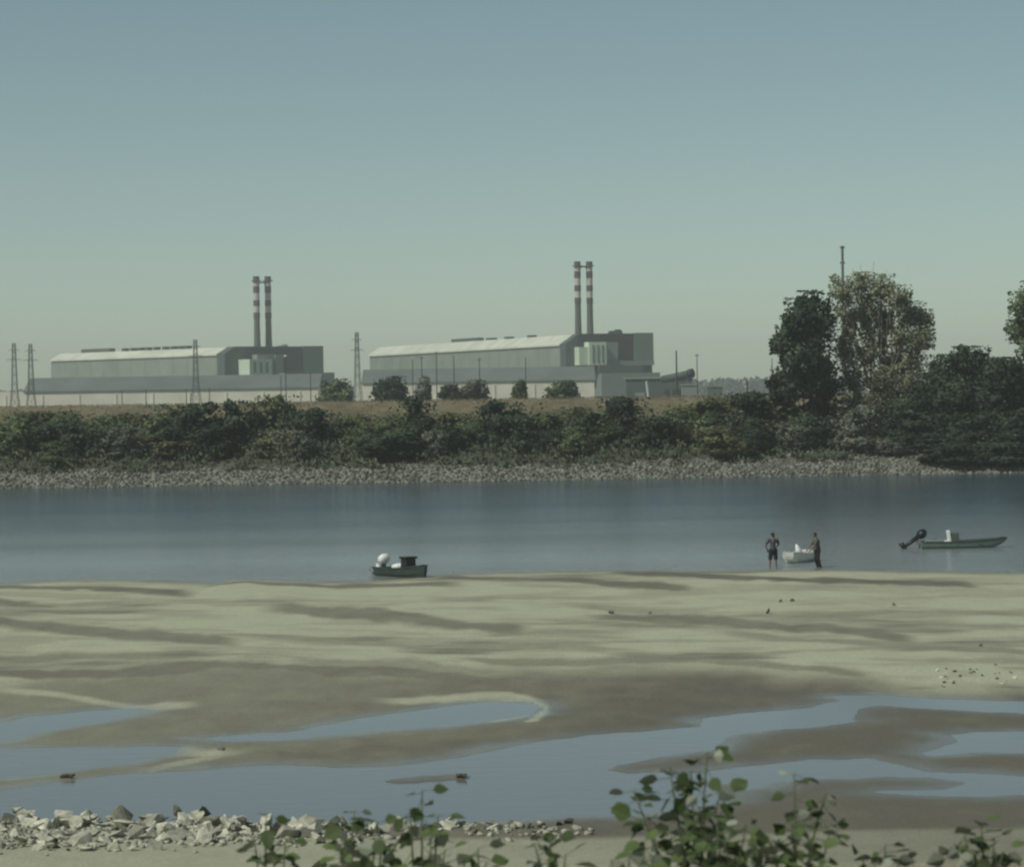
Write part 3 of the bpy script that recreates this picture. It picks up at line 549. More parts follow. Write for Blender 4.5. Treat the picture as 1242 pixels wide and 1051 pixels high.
# trees on the plain behind the levee
PL = 'small round trees in front of the low white buildings'
for i, (u, v, ru, rv, mt, lb) in enumerate([(408, 470, 19, 11, 'mid_leaf', 'broad low tree in the gap between the two low white buildings'), (473, 467, 20, 11, 'dark_leaf', 'round dark tree right of the pylon that stands in the gap'),
        (546, 472, 11, 6, 'dark_leaf', 'small dark tree beside the faded broad tree'), (576, 469, 16, 9, 'grey_leaf', 'faded grey-green broad tree against the low white wall'),
        (630, 470, 8, 9, 'mid_leaf', 'thin upright small tree against the low white wall'), (682, 470, 18, 9, 'mid_leaf', 'bushy tree at the end of the low white wall'), (514, 466, 8, 9, 'grey_leaf', 'thin pale small tree between two utility poles')]):
    tree(u, 0, 520, [(u - ru * .4, v + 2, ru * .6, rv * .8), (u + ru * .35, v, ru * .6, rv * .9), (u, v - rv * .25, ru * .6, rv * .7), (u - ru * .6, v + rv * .6, ru * .4, rv * .4), (u + ru * .7, v + rv * .6, ru * .35, rv * .4), (u, v + rv, ru * .7, rv * .7), (u - ru * .7, v + rv * 1.3, ru * .6, rv * .6), (u + ru * .6, v + rv * 1.4, ru * .6, rv * .7), (u + ru * .1, v + rv * 1.9, ru * .9, rv * .7)],
         lb, 50 + i, mt, 'bark', 2600, 0.36, 0.2, zb=3.0, group=PL)
# far wood on the horizon
N = 9000
fx = rng.uniform(-750, 750, N); fy = 2600 + rng.uniform(-40, 40, N); fz = 3 + rng.random(N) * (13 + 6 * fbm(fx * 0.012, fx * 0, 7))
V, Fc = leaf_cloud(np.stack([fx, fy, fz], -1), rng.uniform(3, 7, N), rng, 0.2, 1.2)
tag(link('far_wood', np_mesh('far_wood', V, Fc, 'far_wood')), 'hazy belt of trees on the horizon behind the plant', 'wood', kind='stuff')

# ------------------------------------------------------------------ the two power station units
def hit(u, P, e):                                    # distance along e from P where the sight line of column u meets that upright plane
    d = ray(u, 440); return (P.y * d.x - P.x * d.y) / (e.x * d.y - e.y * d.x)
def station(uc, Y, v_eave, v_top, uf, Yf, ur, dets, chim, v_ct, vents, roofgear, label):
    GZ = 3.0; P = at(uc, 470, Y); P.z = 0; Q = at(uf, 470, Yf); Q.z = 0
    e2 = (Q - P).normalized(); L = (Q - P).length; e1 = Vector((e2.y, -e2.x, 0)); W = hit(ur, P, e1)
    ze = at(uc, v_eave, Y).z; zt = at(ur, v_top, P.y + W * e1.y).z; c = 6.0; B = 6.0
    o = thing('power_station', (P.x, P.y, GZ), label, 'power station', 'power station units')
    I = Matrix.Translation((-P.x, -P.y, -GZ))
    def done(q, name, mats, parent=o, **k):
        base = Vector((P.x, P.y, GZ)); q.v = [tuple(Vector(v) - base) for v in q.v]; return q.build(name, mats, parent, **k)
    def pt(a, b, z): w_ = P + e1 * a + e2 * b; return (w_.x, w_.y, z)
    # hall: long wall, low plinth band, sloped and flat roof, far gable
    q = MB(); q.add([pt(0.4, B, GZ), pt(0.4, L, GZ), pt(0.4, L, ze), pt(0.4, B, ze)], [(0, 1, 2, 3)])
    q.add([pt(0.4, L, GZ), pt(W - .4, L, GZ), pt(W - .4, L, zt - .3), pt(c, L, zt - .3), pt(0.4, L, ze)], [(0, 1, 2, 3, 4)])
    q.add([pt(W - .4, B, GZ), pt(W - .4, L, GZ), pt(W - .4, L, zt - .3), pt(W - .4, B, zt - .3)], [(3, 2, 1, 0)]); hall = done(q, 'hall_wall', 'clad')
    q = MB(); q.add([pt(-.3, B, ze), pt(-.3, L + .3, ze), pt(c, L + .3, zt - .2), pt(c, B, zt - .2), pt(W - .2, L + .3, zt - .2), pt(W - .2, B, zt - .2)], [(0, 1, 2, 3), (3, 2, 4, 5)])
    q.add([pt(-.3, B, ze - .7), pt(-.3, L + .3, ze - .7), pt(-.3, L + .3, ze), pt(-.3, B, ze)], [(0, 1, 2, 3)])
    roof = done(q, 'hall_roof', 'metal_roof')
    for (u_a, u_b, hgt) in vents:
        PP = P + e1 * (c + .5); b0, b1 = sorted((hit(u_a, PP, e2), hit(u_b, PP, e2))); q = MB(); q.frame_box(P, e1, e2, c + .4, c + 3.4, b0, b1, zt - .25, zt + hgt); done(q, 'roof_vent', 'frame_grey')
    q = MB(); q.frame_box(P, e1, e2, -3.2, 0.38, B + 4, L - 6, GZ, GZ + 11.5); q.frame_box(P, e1, e2, -3.3, 0.3, B + 4, L - 6, GZ + 11.5, GZ + 12.1); done(q, 'lower_gallery', 'clad_light', hall).parent = o
    # pilasters, one every dozen metres, so the long wall reads as cladding bays
    nb = int((L - B) // 12)
    for i in range(nb + 1):
        q = MB(); q.frame_box(P, e1, e2, 0.30, 0.42, B + 1 + i * 12, B + 1.5 + i * 12, GZ + 12, ze - .72); done(q, 'pilaster', 'clad')
    # boiler house: body with the same gable outline, slightly proud
    q = MB(); s_ = [pt(0, 0, GZ), pt(W, 0, GZ), pt(W, 0, zt), pt(c, 0, zt), pt(0, 0, ze), pt(0, B, GZ), pt(W, B, GZ), pt(W, B, zt), pt(c, B, zt), pt(0, B, ze)]
    q.add(s_, [(0, 1, 2, 3, 4), (9, 8, 7, 6, 5), (0, 4, 9, 5), (4, 3, 8, 9), (3, 2, 7, 8), (2, 1, 6, 7)]); done(q, 'boiler_house', 'frame_grey')
    for (nm, ua, ub, va, vb, dep, mt) in dets:
        a0, a1 = hit(ua, P, e1), hit(ub, P, e1); Ym = P.y + (a0 + a1) / 2 * e1.y; z1, z0 = at((ua + ub) / 2, va, Ym).z, at((ua + ub) / 2, vb, Ym).z
        q = MB(); q.frame_box(P, e1, e2, a0, a1, -dep, 0.5, max(z0, GZ), z1); d_ = done(q, nm, mt)
        if nm == 'annex_block':
            for i in range(3):
                q = MB(); f0 = a0 + (a1 - a0) * (0.18 + 0.27 * i); q.frame_box(P, e1, e2, f0, f0 + (a1 - a0) * .10, -dep - .25, -dep + .1, z0 + 1, z1 - 1.2); k_ = done(q, 'duct', 'green_clad', o)
    for (ua, ub, va, dep) in roofgear:
        a0, a1 = hit(ua, P, e1), hit(ub, P, e1); z1 = at((ua + ub) / 2, va, P.y).z
        q = MB(); cc = P + e1 * ((a0 + a1) / 2) + e2 * (8 + dep); q.tube([(cc.x, cc.y, zt), (cc.x, cc.y, z1 - 1), (cc.x, cc.y, z1)], [(a1 - a0) / 2, (a1 - a0) / 2, (a1 - a0) * .3], 12); done(q, 'roof_tank', 'green_clad')
    for (u_, v_) in chim:
        a0 = hit(u_, P, e1); cc = P + e1 * a0 + e2 * 4; r_ = 3.6 * cc.y / F_PX; zf = lambda v: at(u_, v, cc.y).z
        hT = v_ct; seg = [(0, 7, 'band_dark'), (7, 12, 'band_white'), (12, 20, 'band_dark'), (20, 29, 'band_white'), (29, 36, 'band_dark'), (36, 44, 'band_white'), (44, 51, 'band_dark')]
        zc = zf(hT + 51); q = MB(); q.tube([(cc.x, cc.y, zt - 2), (cc.x, cc.y, zt + .4 * (zc - zt)), (cc.x, cc.y, zc)], [r_ * 1.18, r_ * 1.06, r_ * .98], 16, False); sh = done(q, 'chimney', 'chimney', o, smooth=True)
        for s0, s1, mt in seg:
            q = MB(); q.tube([(cc.x, cc.y, zf(hT + s1)), (cc.x, cc.y, zf(hT + s0))], r_ * (1.02 if 'white' in mt else 1.10), 16, s0 == 0); b_ = done(q, 'band', mt, sh, smooth=False)
        q = MB(); q.tube([(cc.x, cc.y, zf(hT + 6)), (cc.x, cc.y, zf(hT + 5))], r_ * 1.7, 16); done(q, 'platform', 'frame_grey', sh)
    a0, a1 = hit(chim[0][0], P, e1), hit(chim[1][0], P, e1); zc = at(chim[0][0], v_ct + 5.5, P.y).z
    q = MB(); q.frame_box(P, e1, e2, a0 + 1.3, a1 - 1.3, 3.5, 4.5, zc - .3, zc + .3)
    for k in (0, 1): q.tube([pt(a0 + (a1 - a0) * (.3 + .4 * k), 4, zc), pt(a0 + (a1 - a0) * (.15 + .7 * k) , 4, zc - 3.2)], .18, 5)
    done(q, 'walkway', 'frame_grey')
    return o
station(687, 1200, 417, 404, 448, 1440, 791,
    [('upper_panel', 701, 768, 405, 414, 1.0, 'dark_clad_recess'), ('panel', 700, 707, 414, 421, .9, 'dark_clad_recess'), ('annex_block', 708, 729, 415, 443, 6, 'pale_clad'), ('hopper', 697, 707.6, 421, 443, 5, 'pale_clad'),
     ('green_bay', 729.4, 733.4, 415, 443, 2.5, 'green_clad'), ('side_bay', 733.8, 747, 415, 444, 2.5, 'grey_clad'), ('recess_shade_panel', 747.4, 767.6, 414.2, 437, .8, 'dark_clad_recess'), ('end_bay', 768.2, 791.4, 403.6, 442, 1.2, 'green_clad'),  # dark panel stands proud; an opening's shade is put into its colour
     ('window_band', 719, 772, 443.4, 452, 7.0, 'frame_grey'), ('lower_block', 720, 791, 452.3, 480, 8.0, 'grey_clad'), ('ledge', 747.4, 790, 437.4, 443, 3.0, 'grey_clad')],
    [(706.5, 405), (721, 405)], 317, [(548, 580, 1.3), (590, 596, .8), (612, 617, .8), (640, 644, .8)], [(747, 757, 400, 0), (757, 768, 398, 3)],
    'bigger power station unit right of the gap, long pale hall and twin banded chimneys')
station(273, 1330, 429, 420, 62, 1445, 390,
    [('upper_panel', 296, 367, 421, 429, 1.0, 'dark_clad_recess'), ('panel', 296, 304, 429.2, 437, .9, 'dark_clad_recess'), ('annex_block', 289, 316, 436, 455, 9, 'pale_clad'), ('side_bay', 304.5, 324, 430, 454, 5, 'grey_clad'),
     ('green_bay', 324.3, 327.5, 430, 454, 3, 'dark_clad_recess'), ('side_bay', 328, 337, 430, 454, 4, 'grey_clad'), ('recess_shade_panel', 337.4, 366, 429.2, 449, .8, 'dark_clad_recess'), ('end_bay', 366.4, 390.5, 419.6, 452, 1.2, 'green_clad'),  # again the opening's shade as the colour of a proud panel
     ('lower_block', 330, 390, 452.3, 480, 10.0, 'grey_clad')],
    [(318.5, 420), (332.5, 420)], 335, [(99, 134, 1.6)] + [(u, u + 3, 1.3) for u in (148, 158, 167, 176, 186, 197, 207, 216, 224)], [(348, 358, 417, 0), (358, 366, 415.5, 3)],
    'smaller, more distant power station unit left of the gap with twin banded chimneys')

# long low white buildings at the foot of the plant
def low_building(ua, ub, Y, px_wall, px_ridge, ridge_from, label):
    hz = lambda u: 478 - (u - 621) * math.tan(ROLL); A = at(ua, hz(ua), Y); Bq = at(ub, hz(ub), Y); GZ = 3.0; k = Y / F_PX; zw, zr = CAM_H + px_wall * k, CAM_H + px_ridge * k
    o = thing('low_building', (A.x, Y, GZ), label, 'building', 'long low white buildings'); Lx = Bq.x - A.x; rx = max(0, at(ridge_from, 470, Y).x - A.x)
    q = MB(); q.box((Lx / 2, 14, (zw - GZ) / 2), (Lx, 28, zw - GZ)); q.build('wall', 'white_wall', o)
    q = MB(); x0, x1 = rx - .5, Lx + .5; z0 = zw - GZ + .02; z1 = zr - GZ
    q.add([(x0, -.4, z0), (x1, -.4, z0), (x1, 14, z1), (x0, 14, z1), (x1, 29, z0), (x0, 29, z0), (x0, -.4, z0 - .5), (x1, -.4, z0 - .5)], [(0, 1, 2, 3), (3, 2, 4, 5), (0, 3, 5), (1, 4, 2), (6, 7, 1, 0)]); q.build('roof', 'grey_roof', o)
    nb = max(2, int(Lx / 12))
    for i in range(nb):
        q = MB(); q.box(((i + .5) * Lx / nb, -.1, (zw - GZ) / 2 - .6), (.5, .3, zw - GZ - 1.3)); q.build('pilaster', 'white_wall', o)
    return o
low_building(-60, 386, 1000, 12.5, 29, 30, 'long low white walled building with grey roof, before the smaller station unit')
low_building(430, 721, 1000, 16.5, 33, 440, 'long low white walled building with grey roof, before the bigger station unit')
# buildings right of the plant
P0 = at(800, 470, 880); o = thing('low_shed', (P0.x, 880, 3), 'low grey-green shed beside the bigger station unit', 'shed')
k = 880 / F_PX; MB().box((0, 5, 4.8), (20, 10, 9.6)).build('wall', 'frame_grey', o); MB().box((0, 5, 9.9), (21, 11, .5)).build('roof', 'clad', o)
MB().box((-6, -.15, 3.2), (3, .3, 4.6)).build('door', 'grey_clad', o); MB().box((4, -.15, 5.5), (5, .3, 1.6)).build('window', 'dark_clad_recess', o)
P0 = at(829, 453, 860); o = thing('pipe_duct', (P0.x, 860, 3), 'fat pipe duct with a closed end painted the shade of a hollow beyond the low shed', 'duct')
q = MB(); q.tube([(-6, 6, P0.z - 4.6), (2, 0, P0.z - 3)], 1.1, 12); q.build('pipe', 'frame_grey', o, True); q = MB(); q.tube([(1.6, .3, P0.z - 3.1), (2.8, -.4, P0.z - 2.8)], 1.35, 12); q.build('dark_mouth_plug', 'dark_clad_recess', o, True)  # pipe end is capped; the hollow's shade is put into its colour
MB().box((-3.5, 4.2, (P0.z - 5) / 2), (.6, .6, P0.z - 5)).build('support', 'steel', o); MB().box((1, .8, (P0.z - 4) / 2), (.6, .6, P0.z - 4)).build('support', 'steel', o)
P0 = at(836, 470, 780); o = thing('small_hut', (P0.x, 780, 3), 'small pale hut under the pipe duct', 'hut')
MB().box((0, 2, 3.6), (3.8, 4, 7.2)).build('wall', 'grey_clad', o); MB().box((0, 2, 7.4), (4.3, 4.5, .4)).build('roof', 'clad', o); MB().box((0, -.1, 2.6), (1.2, .2, 3)).build('door', 'frame_grey', o)
b = at(867, 472, 329); o = thing('utility_box', (b.x, 329, bank_z(0, 329)), 'green-grey utility box standing on the levee crest', 'utility box')
MB().box((0, 0, .5), (1.65, .8, 1.0)).build('body', 'cabinet', o, bevel=.02); MB().box((0, 0, 1.03), (1.75, .9, .06)).build('lid', 'cabinet', o); MB().box((-.4, -.41, .5), (.7, .02, .8)).build('door', 'cabinet', o); MB().box((.42, -.41, .5), (.7, .02, .8)).build('door', 'cabinet', o)
b = at(906, 470, 322); o = thing('wooden_stake', (b.x, 322, bank_z(0, 322) - .3), 'dark weathered stake poking above the far bank shrubs', 'stake'); zt_ = at(906, 461, 322).z - o.location.z
q = MB(); q.tube([(0, 0, 0), (.03, 0, zt_ * .6), (0, 0, zt_)], [.10, .09, .06], 7); q.build('shaft', 'driftwood', o); MB().tube([(-.02, 0, zt_ * .93), (.16, 0, zt_ * .86)], [.06, .04], 6).build('knot', 'driftwood', o)
b = at(786, 470, 600); o = thing('white_post', (b.x, 600, 3), 'white leaning post near the low shed', 'post'); q = MB(); z1 = at(783, 463, 600).z - 3; q.tube([(.5, 0, 0), (-.3, 0, z1)], [.3, .25], 6); q.build('shaft', 'lamp_white', o); MB().tube([(-.3, 0, z1), (-.34, 0, z1 + .12)], [.34, .3], 6).build('cap', 'lamp_white', o)

# ------------------------------------------------------------------ pylons, poles and mast
def pylon(u, vtop, Y, foot_px, label):
    k = Y / F_PX; GZ = 3.0; b = at(u, 485, Y); H = at(u, vtop, Y).z - GZ; wb = foot_px * k / 2; wt = wb * 0.22
    o = thing('lattice_pylon', (b.x, Y, GZ), label, 'pylon', 'lattice pylons beyond the levee', R(20)); th = 0.55 * k
    def wd(t_): return wb + (wb * .42 - wb) * (t_ / .45) if t_ < .45 else wb * .42 + (wt - wb * .42) * (t_ - .45) / .55
    ts = [0, .2, .34, .45, .56, .67, .77, .86, .93, 1.0]; cs = [(-1, -1), (1, -1), (1, 1), (-1, 1)]
    for c in cs:
        q = MB(); q.tube([(c[0] * wd(t_), c[1] * wd(t_), t_ * H) for t_ in ts], th * .62, 4); q.build('leg', 'steel', o)
    q = MB()
    for i in range(len(ts) - 1):
        for j in range(4):
            a, c = cs[j], cs[(j + 1) % 4]; w0, w1 = wd(ts[i]), wd(ts[i + 1])
            q.tube([(a[0] * w0, a[1] * w0, ts[i] * H), (c[0] * w1, c[1] * w1, ts[i + 1] * H)], th * .34, 3, False); q.tube([(c[0] * w0, c[1] * w0, ts[i] * H), (a[0] * w1, a[1] * w1, ts[i + 1] * H)], th * .34, 3, False)
            q.tube([(a[0] * w1, a[1] * w1, ts[i + 1] * H), (c[0] * w1, c[1] * w1, ts[i + 1] * H)], th * .3, 3, False)
    q.build('bracing', 'steel', o)
    for t_, arm in ((.80, 1.15), (.92, .8)):
        q = MB()
        for s_ in (-1, 1): q.tube([(0, 0, t_ * H + .5 * k), (s_ * wb * arm, 0, t_ * H)], [th * .5, th * .25], 4); q.tube([(0, 0, t_ * H - 1.5 * k), (s_ * wb * arm, 0, t_ * H)], [th * .4, th * .2], 4)
        ca = q.build('crossarm', 'steel', o)
        for s_ in (-1, 1): MB().tube([(s_ * wb * arm, 0, t_ * H), (s_ * wb * arm, 0, t_ * H - 2.4 * k)], th * .3, 5).build('insulator', 'steel', ca)
    return o
pylon(18, 416, 700, 15, 'lattice pylon, the one of the close pair farther from the station halls')
pylon(38, 417, 720, 15, 'lattice pylon, the one of the close pair nearer the station halls')
pylon(238, 412, 800, 15, 'lattice pylon standing before the hall of the smaller station unit')
pylon(434, 403, 700, 14, 'lattice pylon standing in the gap between the station units')
def pole(u, vtop, Y, label, arm=True, lamp=False, r=None, gz=3.0):
    b = at(u, 480, Y); H = at(u, vtop, Y).z - gz; k = Y / F_PX; r = (r or 0.75) * k
    o = thing('utility_pole', (b.x, Y, gz), label, 'pole', 'poles along the levee and plant')
    q = MB(); q.tube([(0, 0, -.3), (0, 0, H * .5), (0, 0, H)], [r, r * .85, r * .65], 7); q.build('shaft', 'pole', o)
    if arm: MB().box((0, 0, H - 2.2 * k), (5 * k, .5 * k, .6 * k)).build('crossarm', 'pole', o); MB().tube([(-2 * k, 0, H - 2 * k), (-2 * k, 0, H - .8 * k)], .35 * k, 5).build('insulator', 'pole', o); MB().tube([(2 * k, 0, H - 2 * k), (2 * k, 0, H - .8 * k)], .35 * k, 5).build('insulator', 'pole', o)
    if lamp: MB().ball((0, 0, H), (2.2 * k, 2.2 * k, 1.6 * k)).build('lamp_head', 'lamp_white', o, True)
    return o
GP = 'utility pole in the row before the hall of the bigger station unit'
for u, v in ((501, 436), (512, 432), (530, 426), (551, 430), (582, 434), (638, 433)): pole(u, v, 560, GP, u in (512, 530, 582))
for u, v in ((148, 473), (177, 472)): pole(u, v, 560, 'short thin pole before the white wall under the smaller station unit', False)
pole(226, 471, 560, 'short thin pole close to the pylon before the smaller unit', False); pole(254, 470, 560, 'short thin pole between the pylon and the shrub tops', False)
pole(341, 456, 560, 'thin pole beside the white headed lamp', False); pole(347, 432, 560, 'tall pole with a white lamp head before the smaller station unit', False, True); pole(377, 452, 560, 'thin pole at the end of the white wall by the gap', False)
pole(821, 425, 480, 'dark sturdy pole right of the low shed', False, r=1.3); pole(846, 429, 480, 'slim pole with crossarm right of the dark sturdy pole', True); pole(937, 434, 470, 'thin leaning pole beside the dark tall tree', False)
b = at(1024, 470, 600); H = at(1026, 298, 600).z - 3; o = thing('antenna_mast', (b.x, 600, 3), 'tall antenna mast sticking up behind the pale tall tree', 'mast')
q = MB(); q.tube([(0, 0, 0), (0, 0, H)], [.42, .26], 7); q.build('shaft', 'steel', o)
for z_ in (.99, .90): MB().box((0, 0, H * z_), (1.0, .25, .35)).build('antenna', 'steel', o)
MB().tube([(0, 0, H * .70), (0, 0, H * .71)], .6, 8).build('platform', 'steel', o)

# ------------------------------------------------------------------ boats
def hull_mesh(L, B, fb, bow_rise, bow_w=0.0, draft=.10, th=.035, bow_rake=.12, stern_w=.9, n=14):
    """open hull, local +x to the bow, water line at z = 0"""
    def ring(t_, ins):
        w_ = (stern_w + (1 - stern_w) * min(1, t_ / .35)) if t_ < .35 else 1 - (1 - bow_w) * ((t_ - .35) / .65) ** 2.3
        hb = max(B / 2 * w_ - ins, .004); sh = fb + bow_rise * max(0, (t_ - .45) / .55) ** 1.8 - (ins * .3 if ins else 0)
        kz = -draft + (fb * .55 + bow_rise * .6) * max(0, (t_ - .72) / .28) ** 2.2 * (1.0 if bow_w > .2 else .25) + ins; x = t_ * L + (bow_rake if False else 0)
        xs_ = x - ins * (1 if t_ > .98 else 0) + (ins if t_ < .02 else 0); rk = bow_rake * max(0, (t_ - .6) / .4) ** 2
        return [(xs_ + rk, hb, sh), (xs_ + rk * .5, hb * .93, (sh + kz) * .45), (xs_, hb * .62, kz + .01), (xs_ - rk * .3, 0, kz - .01), (xs_, -hb * .62, kz + .01), (xs_ + rk * .5, -hb * .93, (sh + kz) * .45), (xs_ + rk, -hb, sh)]
    q = MB(); outer = [ring(i / n, 0) for i in range(n + 1)]; inner = [ring(i / n, th) for i in range(n + 1)]
    m = 7; vs = [p_ for r_ in outer for p_ in r_] + [p_ for r_ in inner for p_ in r_]; o_ = (n + 1) * m; fs = []; mi = []
    for i in range(n):
        for j in range(m - 1):
            fs.append((i * m + j, i * m + j + 1, (i + 1) * m + j + 1, (i + 1) * m + j)); mi.append(0)
            fs.append((o_ + i * m + j, o_ + (i + 1) * m + j, o_ + (i + 1) * m + j + 1, o_ + i * m + j + 1)); mi.append(1)
        for j in (0, m - 1):
            a = (i * m + j, (i + 1) * m + j, o_ + (i + 1) * m + j, o_ + i * m + j); fs.append(a if j == 0 else a[::-1]); mi.append(0)
    for i in (0, n):
        for j in range(m - 1):
            a = (i * m + j, o_ + i * m + j, o_ + i * m + j + 1, i * m + j + 1); fs.append(a if i == 0 else a[::-1]); mi.append(0)
        fs.append(tuple(i * m + j for j in range(m))[:: (1 if i else -1)]); mi.append(0)
        fs.append(tuple(o_ + i * m + j for j in range(m))[:: (-1 if i else 1)]); mi.append(1)
    o0 = len(q.v); q.v += vs; q.f += fs; q.m += mi
    rail = [[outer[i][0] for i in range(n + 1)], [outer[i][6] for i in range(n + 1)]]
    return q, rail
def boat(name, px, yaw, L, B, fb, rise, mats, label, bow_w=0.0, rake=.12, benches=(), deck=None):
    p_ = ground(*px); o = thing(name, (p_.x, p_.y, 0), label, 'boat', None, yaw)
    q, rail = hull_mesh(L, B, fb, rise, bow_w, bow_rake=rake); q.v = [(x - L / 2, y, z) for x, y, z in q.v]; q.build('hull', mats, o, True).data.polygons.foreach_set('use_smooth', [False] * len(q.f))
    for r_ in rail: MB().tube([(x - L / 2, y, z + .015) for x, y, z in r_], .03, 6).build('gunwale', mats[2] if len(mats) > 2 else mats[0], o, True)
    for t_ in benches:
        MB().box((t_ * L - L / 2, 0, fb * .72), (.26, B * .88, .045)).build('bench', mats[1], o, bevel=.01)
    if deck: MB().add([(deck * L - L / 2, B * .40, fb + rise * .15), (deck * L - L / 2, -B * .40, fb + rise * .15), (L * .47, -B * .06 - bow_w * B * .38, fb + rise * .86), (L * .47, B * .06 + bow_w * B * .38, fb + rise * .86)], [(0, 1, 2, 3)]).build('foredeck', mats[1], o)
    return o
def outboard(o, x, z, tilt, cowl, s=1.0):
    """tilted motor clamped on the transom at x; the leg swings up astern"""
    rt = Matrix.Rotation(tilt, 3, 'Y'); pv = Vector((x, 0, z))
    tr = lambda p_: tuple(pv + rt @ Vector(p_))
    q = MB(); sec = [(-.20, .10), (-.14, .16), (.10, .17), (.24, .13), (.30, .05)]
    q.tube([tr((-.10 * s, 0, (.05 + .36 * (i / 4)) * s)) for i in range(5)], [.17 * s, .23 * s, .24 * s, .21 * s, .11 * s], 10, flat=.72)
    c = q.build('outboard_motor', cowl, o, True)
    q = MB(); q.tube([tr((-.10 * s, 0, .08 * s)), tr((-.12 * s, 0, -.35 * s)), tr((-.12 * s, 0, -.62 * s))], [.15 * s, .12 * s, .10 * s], 8, flat=.6); q.tube([tr((-.02 * s, 0, -.60 * s)), tr((-.18 * s, 0, -.60 * s)), tr((-.32 * s, 0, -.60 * s))], [.05 * s, .10 * s, .08 * s], 8); q.build('leg', 'black_plastic' if cowl == 'black_plastic' else 'grey_metal', c, True)
    q = MB()
    for i in range(3):
        a = 2.09 * i; q.tube([tr((-.33 * s, 0, -.60 * s)), tr((-.34 * s, math.cos(a) * .12 * s, (-.60 + math.sin(a) * .12) * s))], [.02 * s, .045 * s], 5, flat=.3)
    q.build('propeller', 'grey_metal', c); MB().box(tr((.02 * s, 0, -.02 * s)), (.12 * s, .22 * s, .24 * s)).build('clamp', 'grey_metal', c)
    return c
# green boat by the shore
ob = boat('motor_boat', (490, 699), math.atan2(-.80, .60), 3.5, 1.35, .40, .22, ['boat_green', 'boat_inner', 'boat_green'], 'dark green open motor boat drawn up at the edge of the sandbank', .12, .10, (.38, .6), .74)
outboard(ob, -1.78, .50, R(48), 'white_plastic', 1.35)
q = MB(); q.box((.30, .05, .50), (.55, .60, .75), taper=.9); c = q.build('console', 'black_plastic', ob, bevel=.04); MB().box((.30, .05, .92), (.62, .68, .10)).build('console_cover', 'black_plastic', c, bevel=.03)
bw = ob.location; rz = Matrix.Rotation(ob.rotation_euler.z, 3, 'Z')
def on_boat(o, lx, ly, z): v_ = Matrix.Rotation(o.rotation_euler.z, 3, 'Z') @ Vector((lx, ly, 0)); return (o.location.x + v_.x, o.location.y + v_.y, z)
o = thing('white_bucket', on_boat(ob, -1.5, -.42, .30), 'white bucket at the stern corner of the dark green boat', 'bucket'); q = MB(); q.tube([(0, 0, 0), (0, 0, .28)], [.11, .14], 12); q.build('body', 'white_plastic', o, True); MB().tube([(0, 0, .27), (0, 0, .30)], .155, 12).build('rim', 'white_plastic', o)
o = thing('white_sack', on_boat(ob, -.42, .0, .33), 'rumpled white sack lying amidships in the dark green boat', 'sack'); q = MB(); q.ball((0, 0, .13), (.30, .24, .17), 12, 8); q.ball((.14, -.1, .17), (.16, .14, .13), 10, 7); q.ball((-.18, .08, .12), (.18, .16, .14), 10, 7); q.build('cloth', 'white_plastic', o, True); MB().tube([(.2, 0, .2), (.34, .02, .33)], [.07, .03], 7).build('knot', 'white_plastic', o, True)
o = thing('tackle_box', on_boat(ob, -.05, .1, .33), 'small dark box beside the white sack in the green boat', 'box'); MB().box((0, 0, .17), (.3, .34, .34)).build('body', 'frame_grey', o, bevel=.02); MB().box((0, 0, .37), (.33, .37, .06)).build('lid', 'black_plastic', o, bevel=.01)
# grey-green flat boat afloat
og = boat('flat_boat', (1165, 664), R(1.5), 4.35, 1.35, .34, .16, ['boat_grey', 'boat_inner', 'boat_green'], 'long low grey-green flat boat with a black motor tilted up at its stern', .45, .30, (.22, .72), .80)
outboard(og, -2.24, .47, R(52), 'black_plastic', 1.45)
c = MB().box((-.30, 0, .50), (.42, .55, .62), taper=.88).build('console', 'frame_grey', og, bevel=.03); MB().box((-.62, 0, .62), (.16, .46, .66), Matrix.Rotation(R(-8), 3, 'Y')).build('seat_back', 'white_plastic', og, bevel=.04); MB().box((-.72, 0, .36), (.34, .48, .10)).build('seat', 'white_plastic', og, bevel=.03)
o = thing('white_rod_case', on_boat(og, -1.45, -.35, .36), 'pale long case lying on the stern of the flat boat', 'case'); MB().box((0, 0, .05), (1.0, .22, .10)).build('body', 'clad_light', o, bevel=.02); MB().tube([(-.12, 0, .10), (-.12, 0, .15), (.12, 0, .15), (.12, 0, .10)], .015, 5).build('handle', 'black_plastic', o)
# white dinghy held by two people
ow = boat('dinghy', (967, 681), math.atan2(-.93, -.36), 2.7, 1.45, .42, .14, ['boat_white', 'boat_white', 'boat_white'], 'small white dinghy held between two standing people', .30, .08, (.35, .62))
o = thing('white_float', on_boat(ow, .25, .15, .38), 'upright pointed white float standing in the dinghy', 'float'); q = MB(); q.tube([(0, 0, 0), (-.02, 0, .25), (-.10, 0, .46), (-.13, 0, .52)], [.17, .15, .07, .02], 9); q.build('body', 'white_plastic', o, True); MB().tube([(0, 0, -.05), (0, 0, .0)], .19, 9).build('base', 'white_plastic', o)
o = thing('white_bundle', on_boat(ow, -.2, .40, .30), 'low white bundle of cloth in the dinghy', 'bundle'); q = MB(); q.ball((0, 0, .15), (.42, .24, .17), 12, 8); q.ball((.2, .06, .18), (.22, .18, .13), 10, 7); q.build('cloth', 'boat_white', o, True); MB().tube([(-.1, -.22, .2), (-.1, 0, .33), (-.1, .22, .2)], .02, 6).build('strap', 'grey_metal', o)

